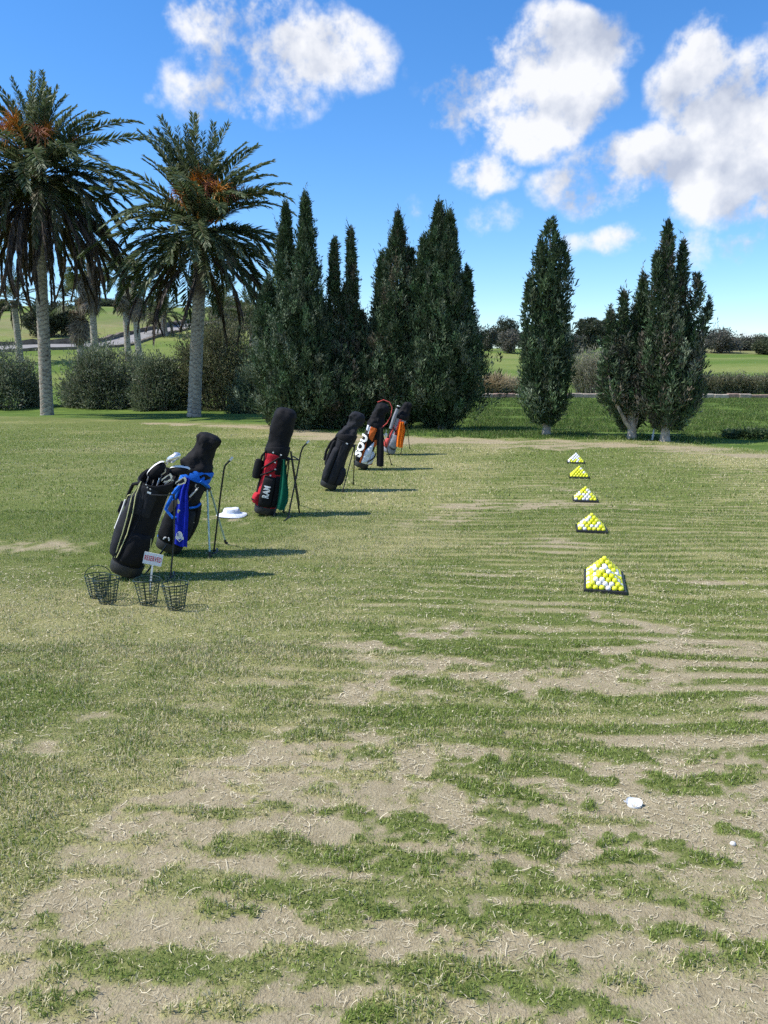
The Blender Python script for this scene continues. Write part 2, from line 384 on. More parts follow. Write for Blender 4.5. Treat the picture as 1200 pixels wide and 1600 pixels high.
def turf(x, y):
    """(cover 0..1, dryness 0..1, lushness 0..1) of the turf at ground points"""
    wx = (fbm(x * 2.6, y * 2.6, 21, 4, 0.6) - 0.5); wy = (fbm(x * 2.6, y * 2.6, 31, 4, 0.6) - 0.5)
    sx = x + wx * 0.30; sy = y + wy * 0.17 * np.clip(y / 3, 0.7, 2.5)
    bare = np.zeros_like(x)
    for ln, hw in BARE: bare = np.maximum(bare, stroke(sx, sy, ln, hw))
    light = np.zeros_like(x)
    for ln, hw in LIGHTBARE: light = np.maximum(light, stroke(sx, sy, ln, hw))
    tuft = np.zeros_like(x)
    fx = (fbm(x * 9, y * 11, 23, 3, 0.65) - 0.5) * 0.16; fy = (fbm(x * 9, y * 11, 33, 3, 0.65) - 0.5) * 0.12
    for ln, hw in TUFTS: tuft = np.maximum(tuft, stroke(sx * 0.4 + x * 0.6 + fx, sy * 0.4 + y * 0.6 + fy, ln, [h * 1.12 for h in hw]))
    strip = np.zeros_like(x)
    for ln, hw in STRIP: strip = np.maximum(strip, stroke(x + wx * 0.5, y + wy * 1.6, ln, hw))
    # divot rows across the tee; ridge shade is painted in as darker green lines
    jit = fbm(x * 0.8, y * 1.1, 43, 2) * 2.2
    rows = 0.34 * (0.5 + 0.5 * np.sin(6.283 * (y * 5.4 + x * 0.35 + 0.9 * jit))) + 0.34 * vnoise(x * 0.9 + 3, y * 8.5 + x * 0.6 + jit, 41) + 0.32 * vnoise(x * 2.6, y * 17 + jit * 2, 42)
    q = x - 0.22 * y                                   # across the line of ball pyramids
    rzone = smooth(-2.3, -0.7, q + 0.8 * wx) * smooth(17, 10, y)
    thin = fbm(x * 1.1, y * 1.5, 51, 4, 0.6)
    specks = fbm(x * 7, y * 10, 71, 3, 0.62)
    fine = fbm(x * 17, y * 23, 75, 2, 0.6)
    low = smooth(0.58, 0.36, rows)
    cover = 0.96 - 0.30 * smooth(0.55, 0.80, thin) - rzone * low * (0.20 + 0.24 * smooth(0.42, 0.66, thin))
    cover = cover - 0.40 * light * smooth(0.35, 0.6, specks)
    # worn ground keeps thin, broken grass
    worn = 0.20 + 0.76 * smooth(0.47, 0.66, 0.55 * specks + 0.45 * fine) * (0.35 + 0.65 * smooth(0.35, 0.6, thin)) + 0.45 * smooth(0.55, 0.72, rows) * smooth(0.40, 0.55, specks)
    bb = smooth(0.10, 0.92, bare + 0.9 * (specks - 0.5) + 0.5 * (fine - 0.5))
    cover = cover * (1 - bb) + np.minimum(cover, worn) * bb
    cover = np.maximum(cover, smooth(0.22, 0.75, tuft + 0.9 * (specks - 0.5)) * (0.45 + 0.55 * smooth(0.33, 0.58, fine)))
    cover = cover * (1 - strip * (0.35 + 0.5 * smooth(0.35, 0.6, fbm(x * 0.9, y * 2.2, 66, 3))))
    edge = np.interp(x, EX, EY)
    lush = smooth(-0.45, 0.55, y - edge + wy * 1.2)
    cover = np.maximum(cover, lush * 0.97)
    left = smooth(-0.10, -0.30, x / np.maximum(y, 1)) * smooth(5.5, 9, y)
    dry = 0.30 + 1.2 * (fbm(x * 0.5, y * 0.8, 81, 3) - 0.5) + 0.6 * (fbm(x * 3, y * 8, 82, 3) - 0.5) - 0.26 * left - 0.35 * tuft
    dry = dry + 0.78 * rzone * (low - 0.42) * (1 - bb) + 0.28 * bb * (1 - tuft)  # low dryness along the rows paints their ridge shade dark green
    pale = smooth(-3.0, -2.2, q + 0.5 * wx) * smooth(-0.6, -1.4, q + 0.5 * wx) + smooth(2.2, 3.2, q + 0.6 * wx)
    dry = dry + 0.30 * pale * smooth(5, 8, y) - 0.12 * smooth(-1.2, -0.6, q) * smooth(2.4, 1.6, q)
    dry = dry + 0.14 * smooth(0.06, -0.2, x / np.maximum(y, 1)) * smooth(8, 5, y)
    return np.clip(cover, 0, 1), np.clip(dry, 0, 1), lush

def make_ground():
    ys = list(np.linspace(-40, 0, 9)) + list(np.linspace(0.3, 1.2, 6))
    y = 1.2
    while y < 3900:
        y += max(0.024, 0.0085 * y) if y < 40 else 0.03 * y
        ys.append(y)
    ys = np.array(ys)
    u = np.linspace(-1, 1, 421); a = 0.50 * u + 1.1 * u ** 3
    X = a[None, :] * (np.maximum(ys, 0)[:, None] + 6.0); Y = np.repeat(ys[:, None], len(u), 1)
    Z = terrain(X, Y)
    c, d, l = turf(X.ravel(), Y.ravel())
    # soil lies a little lower than the turf
    Z = Z - (0.012 * (1 - c)).reshape(Z.shape) * (Y < 16) + 0.012 * (Y < 16)
    V = np.stack([X.ravel(), Y.ravel(), Z.ravel()], 1)
    nr, nc = X.shape; i = np.arange((nr - 1) * (nc - 1)); r, k = i // (nc - 1), i % (nc - 1); b = r * nc + k
    F = np.stack([b, b + 1, b + nc + 1, b + nc], 1)
    m, nt, bs = new_mat('turf_and_soil')
    N, Lk = nt.nodes, nt.links
    at_ = N.new('ShaderNodeAttribute'); at_.attribute_name = 'tint'
    sp = N.new('ShaderNodeSeparateColor'); Lk.new(at_.outputs['Color'], sp.inputs[0])
    geo = N.new('ShaderNodeNewGeometry')
    def noise(scale, detail=4, rough=0.6, stretch=None):
        n = N.new('ShaderNodeTexNoise'); n.inputs['Scale'].default_value = scale; n.inputs['Detail'].default_value = detail; n.inputs['Roughness'].default_value = rough
        if stretch:
            mp = N.new('ShaderNodeMapping'); mp.inputs['Scale'].default_value = stretch
            Lk.new(geo.outputs['Position'], mp.inputs['Vector']); Lk.new(mp.outputs[0], n.inputs['Vector'])
        else: Lk.new(geo.outputs['Position'], n.inputs['Vector'])
        return n.outputs['Fac']
    def mth(op, a, b, clamp=False):
        n = N.new('ShaderNodeMath'); n.operation = op; n.use_clamp = clamp
        for i, v in enumerate((a, b)):
            if isinstance(v, (int, float)): n.inputs[i].default_value = v
            else: Lk.new(v, n.inputs[i])
        return n.outputs[0]
    def mixc(f, a, b):
        n = N.new('ShaderNodeMix'); n.data_type = 'RGBA'
        if isinstance(f, (int, float)): n.inputs['Factor'].default_value = f
        else: Lk.new(f, n.inputs['Factor'])
        for s, v in (('A', a), ('B', b)):
            if isinstance(v, tuple): n.inputs[s].default_value = (*v, 1)
            else: Lk.new(v, n.inputs[s])
        return n.outputs['Result']
    def rng_(v, a, b, c=0, d=1):
        n = N.new('ShaderNodeMapRange'); n.inputs['From Min'].default_value = a; n.inputs['From Max'].default_value = b
        n.inputs['To Min'].default_value = c; n.inputs['To Max'].default_value = d; Lk.new(v, n.inputs['Value']); return n.outputs[0]
    f1, f2, f3 = noise(95, 4, 0.65), noise(14, 5, 0.6), noise(260, 3, 0.7)
    soil = mixc(rng_(f2, 0.3, 0.7), (0.265, 0.220, 0.133), (0.395, 0.335, 0.212))
    soil = mixc(mth('MULTIPLY', rng_(f1, 0.5, 0.70), 0.7), soil, (0.51, 0.44, 0.30))
    soil = mixc(mth('MULTIPLY', rng_(f3, 0.46, 0.32), 0.75), soil, (0.13, 0.10, 0.065))
    fine = noise(120, 4, 0.7, (1, 0.55, 1))
    mid = noise(9, 5, 0.65, (0.5, 1.5, 1))
    green = mixc(rng_(fine, 0.3, 0.7), (0.060, 0.084, 0.020), (0.205, 0.240, 0.070))
    dryc = mixc(rng_(fine, 0.3, 0.7), (0.165, 0.155, 0.060), (0.47, 0.43, 0.20))
    dryf = mth('ADD', sp.outputs['Green'], mth('MULTIPLY', mth('SUBTRACT', mid, 0.5), 0.9), True)
    t = mixc(dryf, green, dryc)
    lushn = noise(1.1, 5, 0.65, (0.7, 1.6, 1))
    lushc = mixc(rng_(lushn, 0.35, 0.65), (0.042, 0.092, 0.014), (0.135, 0.200, 0.040))
    lushc = mixc(rng_(fine, 0.3, 0.75, 0, 0.35), lushc, (0.15, 0.20, 0.05))
    t = mixc(sp.outputs['Blue'], t, lushc)
    # distant fairways are mown shorter and yellower, with rough in between
    spx = N.new('ShaderNodeSeparateXYZ'); Lk.new(geo.outputs['Position'], spx.inputs[0])
    farn = noise(0.055, 5, 0.55, (0.6, 1.5, 1))
    fair = mixc(rng_(farn, 0.42, 0.58), (0.100, 0.165, 0.028), (0.205, 0.235, 0.070))
    fair = mixc(rng_(noise(0.03, 4, 0.6), 0.57, 0.66, 0, 0.7), fair, (0.27, 0.215, 0.13))
    fair = mixc(rng_(noise(1.3, 4, 0.6), 0.3, 0.75, 0, 0.4), fair, (0.09, 0.13, 0.03))
    t = mixc(rng_(spx.outputs['Y'], 36, 52), t, fair)
    cov = mth('ADD', sp.outputs['Red'], mth('MULTIPLY', mth('SUBTRACT', fine, 0.5), 0.8))
    cov = rng_(cov, 0.34, 0.66)
    Lk.new(mixc(cov, soil, t), bs.inputs['Base Color'])
    bs.inputs['Roughness'].default_value = 0.95; bs.inputs['Specular IOR Level'].default_value = 0.1
    bp = N.new('ShaderNodeBump'); bp.inputs['Strength'].default_value = 0.9; bp.inputs['Distance'].default_value = 0.012
    Lk.new(mth('ADD', mth('MULTIPLY', f1, 0.7), mth('MULTIPLY', fine, 0.6)), bp.inputs['Height'])
    bp2 = N.new('ShaderNodeBump'); bp2.inputs['Strength'].default_value = 0.7; bp2.inputs['Distance'].default_value = 0.10
    Lk.new(mth('MULTIPLY', lushn, sp.outputs['Blue']), bp2.inputs['Height']); Lk.new(bp2.outputs[0], bp.inputs['Normal'])
    Lk.new(bp.outputs[0], bs.inputs['Normal'])
    me = fast_mesh('ground', V, F, m, np.stack([c, d, l], 1), True)
    tag(link('ground', me), 'worn practice tee turf with bare soil patches and fairways beyond', 'ground', kind='structure')
make_ground()

# ------------------------------------------------------------------ grass blades and dry straw on the tee
def in_view(n, y0, y1, margin=0.35):
    """random ground points, evenly spread over the wedge of ground that lies ahead"""
    k = 0.56
    y = np.sqrt(rng.uniform((y0 + 1.5) ** 2, (y1 + 1.5) ** 2, n)) - 1.5
    x = rng.uniform(-1, 1, n) * (k * (y + 1.5) + margin)
    return x, y
def palette(n, dry, rnd=None):
    g1, g2, st = np.array([0.078, 0.130, 0.024]), np.array([0.315, 0.405, 0.088]), np.array([0.78, 0.70, 0.43])
    t = rng.random((n, 1)); c = g1 * (1 - t) + g2 * t
    isdry = (rng.random(n) < 0.13 + 0.62 * dry)[:, None]
    s = st * rng.uniform(0.6, 1.15, (n, 1))
    return np.where(isdry, s * (0.75 + 0.25 * t), c)
def blades(name, n, y0, y1, h, w, label, curved, thr=0.22):
    x, y = in_view(n, y0, y1)
    c, d, l = turf(x, y)
    keep = (rng.random(n) < (0.025 + smooth(thr, 0.90, c + 0.30 * (rng.random(n) - 0.5))) * smooth(27, 12, y)) & (l < 0.6 * rng.random(n) + 0.2)
    x, y, d, c = x[keep], y[keep], d[keep], c[keep]; n = len(x)
    z = terrain(x, y) + 0.012 - 0.012 * (1 - c)
    lean = rng.normal(0, 0.55, n) + 0.70; az = rng.uniform(0, 2 * np.pi, n)
    clump = fbm(x * 6, y * 8, 91, 3, 0.6)
    hh = h * rng.uniform(0.45, 1.25, n) * (0.55 + 0.9 * smooth(0.3, 0.75, clump)) * (0.7 + 0.5 * smooth(0.35, 0.8, c))
    ww = w * rng.uniform(0.6, 1.3, n)
    dirx, diry = np.cos(az), np.sin(az)
    fa = az + np.pi / 2 + rng.normal(0, 0.5, n); px, py = np.cos(fa) * ww / 2, np.sin(fa) * ww / 2
    B = np.stack([x, y, z - 0.003], 1); Pp = np.stack([px, py, px * 0], 1)
    s, co = np.sin(lean), np.cos(lean)
    T = B + np.stack([dirx * s * hh, diry * s * hh, np.abs(co) * hh + 0.002], 1)
    col = palette(n, d)
    if curved:
        s2 = np.sin(lean * 0.55); Md = B + np.stack([dirx * s2 * hh * 0.55, diry * s2 * hh * 0.55, np.cos(lean * 0.55) * hh * 0.62], 1)
        V = np.stack([B - Pp, B + Pp, Md - Pp * 0.8, Md + Pp * 0.8, T], 1).reshape(-1, 3)
        o = (np.arange(n) * 5)[:, None]
        F = np.concatenate([o + np.array([[0, 1, 3]]), o + np.array([[0, 3, 2]]), o + np.array([[2, 3, 4]])], 0)
        C = np.repeat(col, 5, 0)
    else:
        V = np.stack([B - Pp, B + Pp, T], 1).reshape(-1, 3); F = np.arange(3 * n).reshape(-1, 3); C = np.repeat(col, 3, 0)
    tag(link(name, fast_mesh(name, V, F, M['grass'], C)), label, 'grass', kind='stuff')
blades('grass_tufts', 430000, 1.1, 4.6, 0.019, 0.0030, 'short patchy green grass with dry blades on the near tee', True)
blades('mown_grass', 600000, 4.4, 9.2, 0.018, 0.0048, 'mown yellowish green grass around the bags and ball pyramids', False)
blades('far_tee_grass', 560000, 9.0, 27, 0.022, 0.0125, 'mown grass on the far half of the tee', False)

def bank_blades(n):
    y = rng.uniform(17.5, 37, n); x = rng.uniform(-0.05, 0.62, n) * y
    c, d, l = turf(x, y); keep = (l > 0.5) & (rng.random(n) < smooth(0.25, 0.6, fbm(x * 0.8, y * 1.2, 95, 4))); x, y = x[keep], y[keep]; n = len(x)
    z = terrain(x, y); P = np.stack([x, y, z - 0.01], 1); D = np.stack([rng.normal(0, 0.5, n), rng.normal(0, 0.5, n), np.ones(n)], 1)
    g = np.array([[0.065, 0.130, 0.020], [0.10, 0.175, 0.032], [0.14, 0.21, 0.046], [0.19, 0.215, 0.08]])[rng.integers(0, 4, n)] * rng.uniform(0.7, 1.2, (n, 1))
    D /= np.linalg.norm(D, axis=1, keepdims=True); s = np.stack([rng.normal(0, 1, n), rng.normal(0, 1, n), 0 * x], 1); s /= np.linalg.norm(s, axis=1, keepdims=True)
    h = rng.uniform(0.05, 0.13, (n, 1)); V = np.stack([P - s * 0.011, P + s * 0.011, P + D * h], 1).reshape(-1, 3)
    tag(link('bank_grass', fast_mesh('bank_grass', V, np.arange(3 * n).reshape(-1, 3), M['grass'], np.repeat(g, 3, 0))), 'longer dark green grass on the bank behind the tee', 'grass', kind='stuff')
bank_blades(260000)

def straw(name, n, y0, y1, label):
    x, y = in_view(n, y0, y1)
    c, d, l = turf(x, y)
    keep = (rng.random(n) < 0.12 + 0.8 * smooth(0.75, 0.3, c) * smooth(0.35, 0.62, fbm(x * 5, y * 5, 99, 3))) & (l < 0.5)
    x, y = x[keep], y[keep]; n = len(x)
    z = terrain(x, y) + 0.002 + 0.006 * rng.random(n) + 0.010 * (c[keep] > 0.6)
    L = rng.gamma(2.2, 0.0085, n) + 0.006; w = rng.uniform(0.0012, 0.0030, n) * np.clip(y / 2.6, 0.8, 3)
    az = rng.uniform(0, np.pi, n); bend = rng.normal(0, 1.3, n)
    P = np.stack([x, y, z], 1); seg = []
    for i in range(4):
        s = (i / 3 - 0.5); a = az + bend * s
        cen = P + np.stack([np.cos(a) * L * s, np.sin(a) * L * s, 0.006 * rng.random(n) * (i in (0, 3)) * (rng.random(n) < 0.5) + 0.002], 1)
        off = np.stack([-np.sin(a) * w / 2, np.cos(a) * w / 2, 0 * w], 1)
        seg += [cen - off, cen + off]
    V = np.stack(seg, 1).reshape(-1, 3); o = (np.arange(n) * 8)[:, None]
    F = np.concatenate([o + np.array([[2 * i, 2 * i + 2, 2 * i + 3, 2 * i + 1]]) for i in range(3)], 0)
    col = np.array([0.70, 0.62, 0.43]) * rng.uniform(0.55, 1.2, (n, 1))
    tag(link(name, fast_mesh(name, V, F, M['straw'], np.repeat(col, 8, 0))), label, 'straw', kind='stuff')
straw('dry_straw', 80000, 1.1, 6.5, 'dry straw and torn runners lying on the bare soil')

def crumbs(n):
    x, y = in_view(n, 1.1, 6.0); c, d, l = turf(x, y)
    keep = (rng.random(n) < 1.1 - 1.6 * c) & (fbm(x * 4, y * 4, 97, 3) > 0.40); x, y = x[keep], y[keep]; n = len(x)
    s = (0.0018 + 0.0035 * rng.random(n) ** 3)[:, None]; P = np.stack([x, y, terrain(x, y) + 0.002], 1)
    q = [unit(rng.normal(0, 1, (n, 3))) for _ in range(4)]; V = np.stack([P + e * s * [1, 1, 0.8] for e in q], 1).reshape(-1, 3); o = (np.arange(n) * 4)[:, None]
    F = np.concatenate([o + np.array([f]) for f in ([0, 1, 2], [0, 2, 3], [0, 3, 1], [1, 3, 2])], 0)
    col = np.array([[0.42, 0.35, 0.24], [0.26, 0.21, 0.14], [0.52, 0.46, 0.34]])[rng.integers(0, 3, n)] * rng.uniform(0.7, 1.2, (n, 1))
    tag(link('soil_crumbs', fast_mesh('soil_crumbs', V, F, M['straw'], np.repeat(col, 4, 0))), 'loose crumbs of dry soil on the bare patches', 'soil', kind='stuff')
def unit(a): return a / np.maximum(np.linalg.norm(a, axis=1, keepdims=True), 1e-9)
crumbs(90000)

# ------------------------------------------------------------------ cart path and low walls on the left slope
def path_line():
    pts = [(-140, 62), (0, 65), (70, 66.5), (130, 68), (180, 71), (220, 76), (262, 83), (330, 96)]
    out = []
    for px, Y in pts:
        X = (px - 600) / FPX * Y * 0.985; out.append((X, Y))
    return out
def sample_line(ln, n):
    P = np.array(ln); s = np.concatenate([[0], np.cumsum(np.hypot(*np.diff(P, axis=0).T))]); t = np.linspace(0, s[-1], n)
    return np.stack([np.interp(t, s, P[:, 0]), np.interp(t, s, P[:, 1])], 1)
def make_path():
    c = sample_line(path_line(), 60); d = np.gradient(c, axis=0); d /= np.linalg.norm(d, axis=1)[:, None]; nrm = np.stack([-d[:, 1], d[:, 0]], 1)
    mat = simple('path_concrete', (0.27, 0.26, 0.25), 0.9, var=0.15, scale=1.5, bump=0.3, bscale=30, spec=0.1)
    V = []; W = 2.6
    for i in range(60):
        for k in range(5):
            p = c[i] + nrm[i] * (k / 4 - 0.5) * W; V.append((p[0], p[1], tz(p[0], p[1]) + 0.18))
    F = [(i * 5 + k, i * 5 + k + 1, i * 5 + k + 6, i * 5 + k + 5) for i in range(59) for k in range(4)]
    tag(link('path', fast_mesh('path', np.array(V), np.array(F), mat)), 'pale concrete cart path climbing the left slope', 'path', kind='structure')
    wm = simple('kerb_stone', (0.17, 0.145, 0.115), 0.95, var=0.4, scale=2.5, bump=0.8, bscale=14, spec=0.05)
    for side, h, name, lab in ((1, 0.55, 'path_wall', 'low dark stone wall on the uphill side of the cart path'), (-1, 0.20, 'path_kerb', 'low dark stone edging on the downhill side of the cart path')):
        mb = MB(); rings = []
        for i in range(60):
            p = c[i] + nrm[i] * side * (W / 2 + 0.22); z = tz(p[0], p[1]); hh = h * (0.8 + 0.4 * random.random()); t = nrm[i] * 0.2
            rings.append([(p[0] - t[0], p[1] - t[1], z - 0.4), (p[0] + t[0], p[1] + t[1], z - 0.4), (p[0] + t[0], p[1] + t[1], z + hh), (p[0] - t[0], p[1] - t[1], z + hh)])
        mb.loft(rings); tag(mb.build(name, wm, None, False), lab, 'wall')
make_path()

# ------------------------------------------------------------------ low stone wall behind the lush bank
def make_wall():
    root = empty('stone_wall', (4, 36.3, 0.4)); tag(root, 'low pale stone wall running behind the dark green bank', 'wall')
    mats = [simple('wall_stone_%d' % i, c, 0.95, var=0.3, scale=5, bump=0.7, bscale=25, spec=0.05) for i, c in enumerate([(0.33, 0.28, 0.23), (0.28, 0.20, 0.16), (0.38, 0.34, 0.28)])]
    x = 2.6
    while x < 25:
        w = random.uniform(0.38, 0.75); h = random.uniform(0.12, 0.19); y = 36.25 + random.uniform(-0.03, 0.03)
        z = tz(x + w / 2, y); mb = MB(); q = 0.025
        prof = [(-q, -0.25), (0, -0.02), (0, h * 0.8), (-q * 1.6, h)]
        rings = [[(x + q - (o + q) + 0.008, y - 0.15 - o, z + zz), (x + w - q + (o + q) - 0.008, y - 0.15 - o, z + zz), (x + w - q + (o + q) - 0.008, y + 0.15 + o, z + zz), (x + q - (o + q) + 0.008, y + 0.15 + o, z + zz)] for o, zz in prof]
        mb.loft(rings); st = mb.build('stone', random.choice(mats), None, False)
        st.parent = root; st.matrix_parent_inverse = Matrix.Translation((-4, -36.3, -0.4))
        x += w
make_wall()

# ------------------------------------------------------------------ foliage helpers
def unit(a): return a / np.maximum(np.linalg.norm(a, axis=1, keepdims=True), 1e-9)
def leaf_quads(P, D, L, W, col, mid=0.45, droop=0.0):
    """one narrow diamond leaf for each point P along direction D"""
    n = len(P); D = unit(D)
    side = unit(np.cross(D, rng.normal(0, 1, (n, 3))))
    L = np.broadcast_to(L, (n,))[:, None]; W = np.broadcast_to(W, (n,))[:, None]
    m = P + D * L * mid; t = P + D * L - np.array([0, 0, 1.0]) * (L * droop)
    V = np.stack([P, m - side * W / 2, t, m + side * W / 2], 1).reshape(-1, 3)
    F = np.arange(4 * n).reshape(-1, 4)
    return V, F, np.repeat(col, 4, 0)
def join(parts):
    V, F, C, o = [], [], [], 0
    for v, f, c in parts: V.append(v); F.append(f + o); C.append(c); o += len(v)
    return np.concatenate(V), np.concatenate(F), np.concatenate(C)
def tints(n, cols, jitter=0.25):
    c = np.array(cols)[rng.integers(0, len(cols), n)]
    return c * rng.uniform(1 - jitter, 1 + jitter, (n, 1))

# ------------------------------------------------------------------ cypresses
CYP = [(0.034, 0.068, 0.028), (0.049, 0.090, 0.038), (0.068, 0.106, 0.049), (0.088, 0.120, 0.066), (0.120, 0.147, 0.096)]
CYP_GREY = CYP + [(0.105, 0.110, 0.085), (0.11, 0.095, 0.070), (0.085, 0.088, 0.062)]
def cypress(label, basepx, lobes, cols, dens=760, bark='bark', trunk_r=0.13, fat=1.0):
    g = gnd(*basepx); Y = g.y
    root = empty('cypress_tree', (g.x, Y, tz(g.x, Y))); tag(root, label, 'cypress', 'cypresses along the edge of the tee')
    o = np.array(root.location); parts = []; tm = MB()
    x0 = Vector((0, 0, -0.1)); top = None
    for li, lb in enumerate(lobes):
        tx, ty, bx, by, w = lb[:5]; ty += 17; pw = lb[5] if len(lb) > 5 else 2.0
        dy = rng.uniform(-0.35, 0.35) * (w / 70)
        T = np.array(at(tx, ty, Y + dy * 0.6)) - o; B = np.array(at(bx, by, Y + dy)) - o
        Rm = w / 2 / FPX * Y * fat; ax = T - B; H = np.linalg.norm(ax); ax = ax / H
        area = H * 2 * np.pi * Rm * 0.72
        def shell(n, tpow=0.92):
            t = rng.random(n) ** tpow; th = rng.uniform(0, 2 * np.pi, n)
            prof = np.minimum(1, ((t + 0.05) / 0.26)) ** 0.75 * np.clip(1 - t ** pw, 0, 1) ** 0.85
            prof = np.maximum(prof, 0.06 * (1 - t))
            lump = fbm(th * 1.9 + li * 7, t * H * 1.6, 200 + li, 4, 0.6)
            return t, th, Rm * prof * (0.26 + 1.25 * lump), lump
        e1 = np.array([1, 0, 0]) - ax * ax[0]; e1 /= np.linalg.norm(e1); e2 = np.cross(ax, e1)
        up = np.array([0, 0, 1.0])
        # dense inner foliage
        n = int(dens * 0.38 * area); t, th, rad, lump = shell(n)
        out = np.cos(th)[:, None] * e1 + np.sin(th)[:, None] * e2
        P = B + ax * (t * H)[:, None] + out * (rad * (0.80 - 0.45 * rng.random(n) ** 2))[:, None]
        parts.append(leaf_quads(P, out * 0.6 + up * 0.7 + rng.normal(0, 0.5, (n, 3)), rng.uniform(0.10, 0.22, n), rng.uniform(0.035, 0.06, n), tints(n, cols[:4])))
        # plumes: upright sprays of foliage that stand out from the surface
        K = int(area * 17) + 6; t, th, rad, lump = shell(K)
        out = np.cos(th)[:, None] * e1 + np.sin(th)[:, None] * e2
        stick = np.where(rng.random(K) < 0.10, rng.uniform(1.10, 1.45, K), rng.uniform(0.80, 1.06, K))
        Cn = B + ax * (t * H)[:, None] + out * (rad * stick)[:, None]
        Dn = unit(out * rng.uniform(0.1, 0.75, (K, 1)) * (1.05 - t)[:, None] + up + rng.normal(0, 0.16, (K, 3)))
        Ln = rng.uniform(0.24, 0.60, K) * (0.65 + 0.5 * (1 - t)); Ct = tints(K, cols, 0.3) * rng.choice([0.6, 0.8, 1.0, 1.25, 1.6], (K, 1))
        per = max(10, int(dens * 0.9 / 17)); idx = np.repeat(np.arange(K), per); m_ = len(idx)
        u = rng.random(m_); w_ = (0.10 * np.sin(np.pi * np.clip(u * 0.9 + 0.1, 0, 1)) + 0.012) * (1.05 - 0.75 * t[idx] ** 1.5)
        off = rng.normal(0, 1, (m_, 3)); off -= Dn[idx] * np.sum(off * Dn[idx], 1, keepdims=True); off = unit(off)
        P = Cn[idx] + Dn[idx] * (Ln[idx] * (u - 0.25))[:, None] + off * (w_ * rng.random(m_) ** 0.6)[:, None]
        parts.append(leaf_quads(P, Dn[idx] + off * 0.55 + rng.normal(0, 0.25, (m_, 3)), rng.uniform(0.06, 0.14, m_), rng.uniform(0.018, 0.036, m_), Ct[idx] * rng.uniform(0.8, 1.2, (m_, 1))))
        # thin loose tips
        k = max(4, K // 5); q = rng.integers(0, K, k)
        for s_ in range(5):
            parts.append(leaf_quads(Cn[q] + Dn[q] * (Ln[q] * 0.7 + 0.06 * s_)[:, None], Dn[q] + rng.normal(0, 0.4, (k, 3)), 0.11, 0.022, Ct[q]))
        m = Vector(B) * 0.55 + Vector((0, 0, 0.25)); pts = [x0 if li == 0 else Vector((0, 0, 0.25)), m * 0.6, Vector(B) + Vector(ax) * H * 0.25, Vector(B) + Vector(ax) * H * 0.6, Vector(T)]
        if li == 0:
            pts = [x0, Vector((0.01, 0, 0.12)), Vector((B[0] * 0.6, B[1] * 0.5, max(B[2], 0.4)))] + pts[2:]
            tm.tube(pts, [trunk_r * 1.5, trunk_r, trunk_r * 0.85, trunk_r * 0.6, trunk_r * 0.35, 0.01], 9)
        else:
            tm.tube(pts, [trunk_r * 0.6, trunk_r * 0.5, trunk_r * 0.35, trunk_r * 0.2, 0.008], 6)
    V, F, C = join(parts)
    link('crown', fast_mesh('crown', V, F, M['needle'], C), root)
    tm.build('trunk', M[bark], root)
cypress('tall two-tipped dark cypress nearest the big palm', (466, 668), [(477, 296, 486, 655, 84, 0.9), (446, 312, 452, 640, 76, 0.95), (418, 430, 436, 625, 84), (468, 420, 468, 672, 130), (500, 455, 502, 665, 66), (448, 520, 450, 668, 112)], CYP, fat=1.14)
cypress('slim low cypress with two thin wispy tips', (540, 667), [(548, 348, 552, 650, 40, 0.8), (522, 364, 526, 655, 46, 0.85), (540, 520, 540, 670, 112, 3), (514, 470, 520, 660, 46), (566, 480, 562, 660, 60), (540, 440, 540, 660, 60)], CYP + CYP_GREY[-2:], fat=1.26)
cypress('dark cypress with a brownish broken top, between two others', (614, 668), [(622, 328, 616, 660, 88, 0.95), (598, 388, 600, 650, 60, 1.1), (641, 380, 640, 660, 64, 1.1), (612, 470, 614, 670, 122, 3)], CYP + [(0.09, 0.08, 0.052)], fat=1.3)
cypress('broadest cypress, right end of the dense dark group', (690, 670), [(685, 312, 688, 660, 124, 0.95), (702, 322, 704, 640, 96, 0.95), (731, 408, 718, 640, 48, 1.2), (662, 362, 664, 660, 76, 1.1), (688, 440, 688, 672, 122, 3), (714, 470, 710, 655, 80, 4)], CYP, fat=1.2)
cypress('single slender cypress with a ragged top standing apart', (853, 681), [(860, 334, 858, 655, 40, 14), (848, 362, 853, 640, 32, 12), (878, 366, 868, 645, 34, 12), (872, 450, 866, 655, 46, 6), (828, 425, 840, 645, 44, 3), (840, 500, 842, 664, 56, 5), (862, 500, 858, 664, 54, 5)], CYP, bark='palebark', trunk_r=0.11)
cypress('shorter pale-trunked cypress of the right-hand pair', (986, 687), [(1005, 424, 988, 648, 50, 1.0), (974, 446, 975, 655, 40, 1.0), (954, 474, 962, 635, 42, 1.0), (984, 500, 985, 672, 86, 3), (946, 540, 960, 635, 50), (1014, 455, 1006, 640, 30)], CYP_GREY, bark='palebark', trunk_r=0.11)
cypress('tallest many-tipped cypress of the right-hand pair', (1038, 690), [(1043, 340, 1042, 655, 56, 1.0), (1026, 382, 1031, 640, 36, 1.4), (1067, 372, 1058, 640, 36, 1.0), (1091, 415, 1064, 590, 20, 3), (1106, 465, 1076, 610, 20, 3), (1045, 470, 1046, 674, 104, 3), (1076, 500, 1068, 650, 62, 3), (1018, 500, 1024, 650, 50)], CYP_GREY, bark='palebark', trunk_r=0.11)
p = gnd(1019, 688); mb = MB(); mb.tube([(0, 0, -0.1), (0.0, 0, 0.0), (0.08, 0, 0.62), (0.082, 0, 0.63)], [0.022, 0.022, 0.022, 0.012], 8)
mb.box((0.012, 0, 0.10), (0.052, 0.052, 0.02))
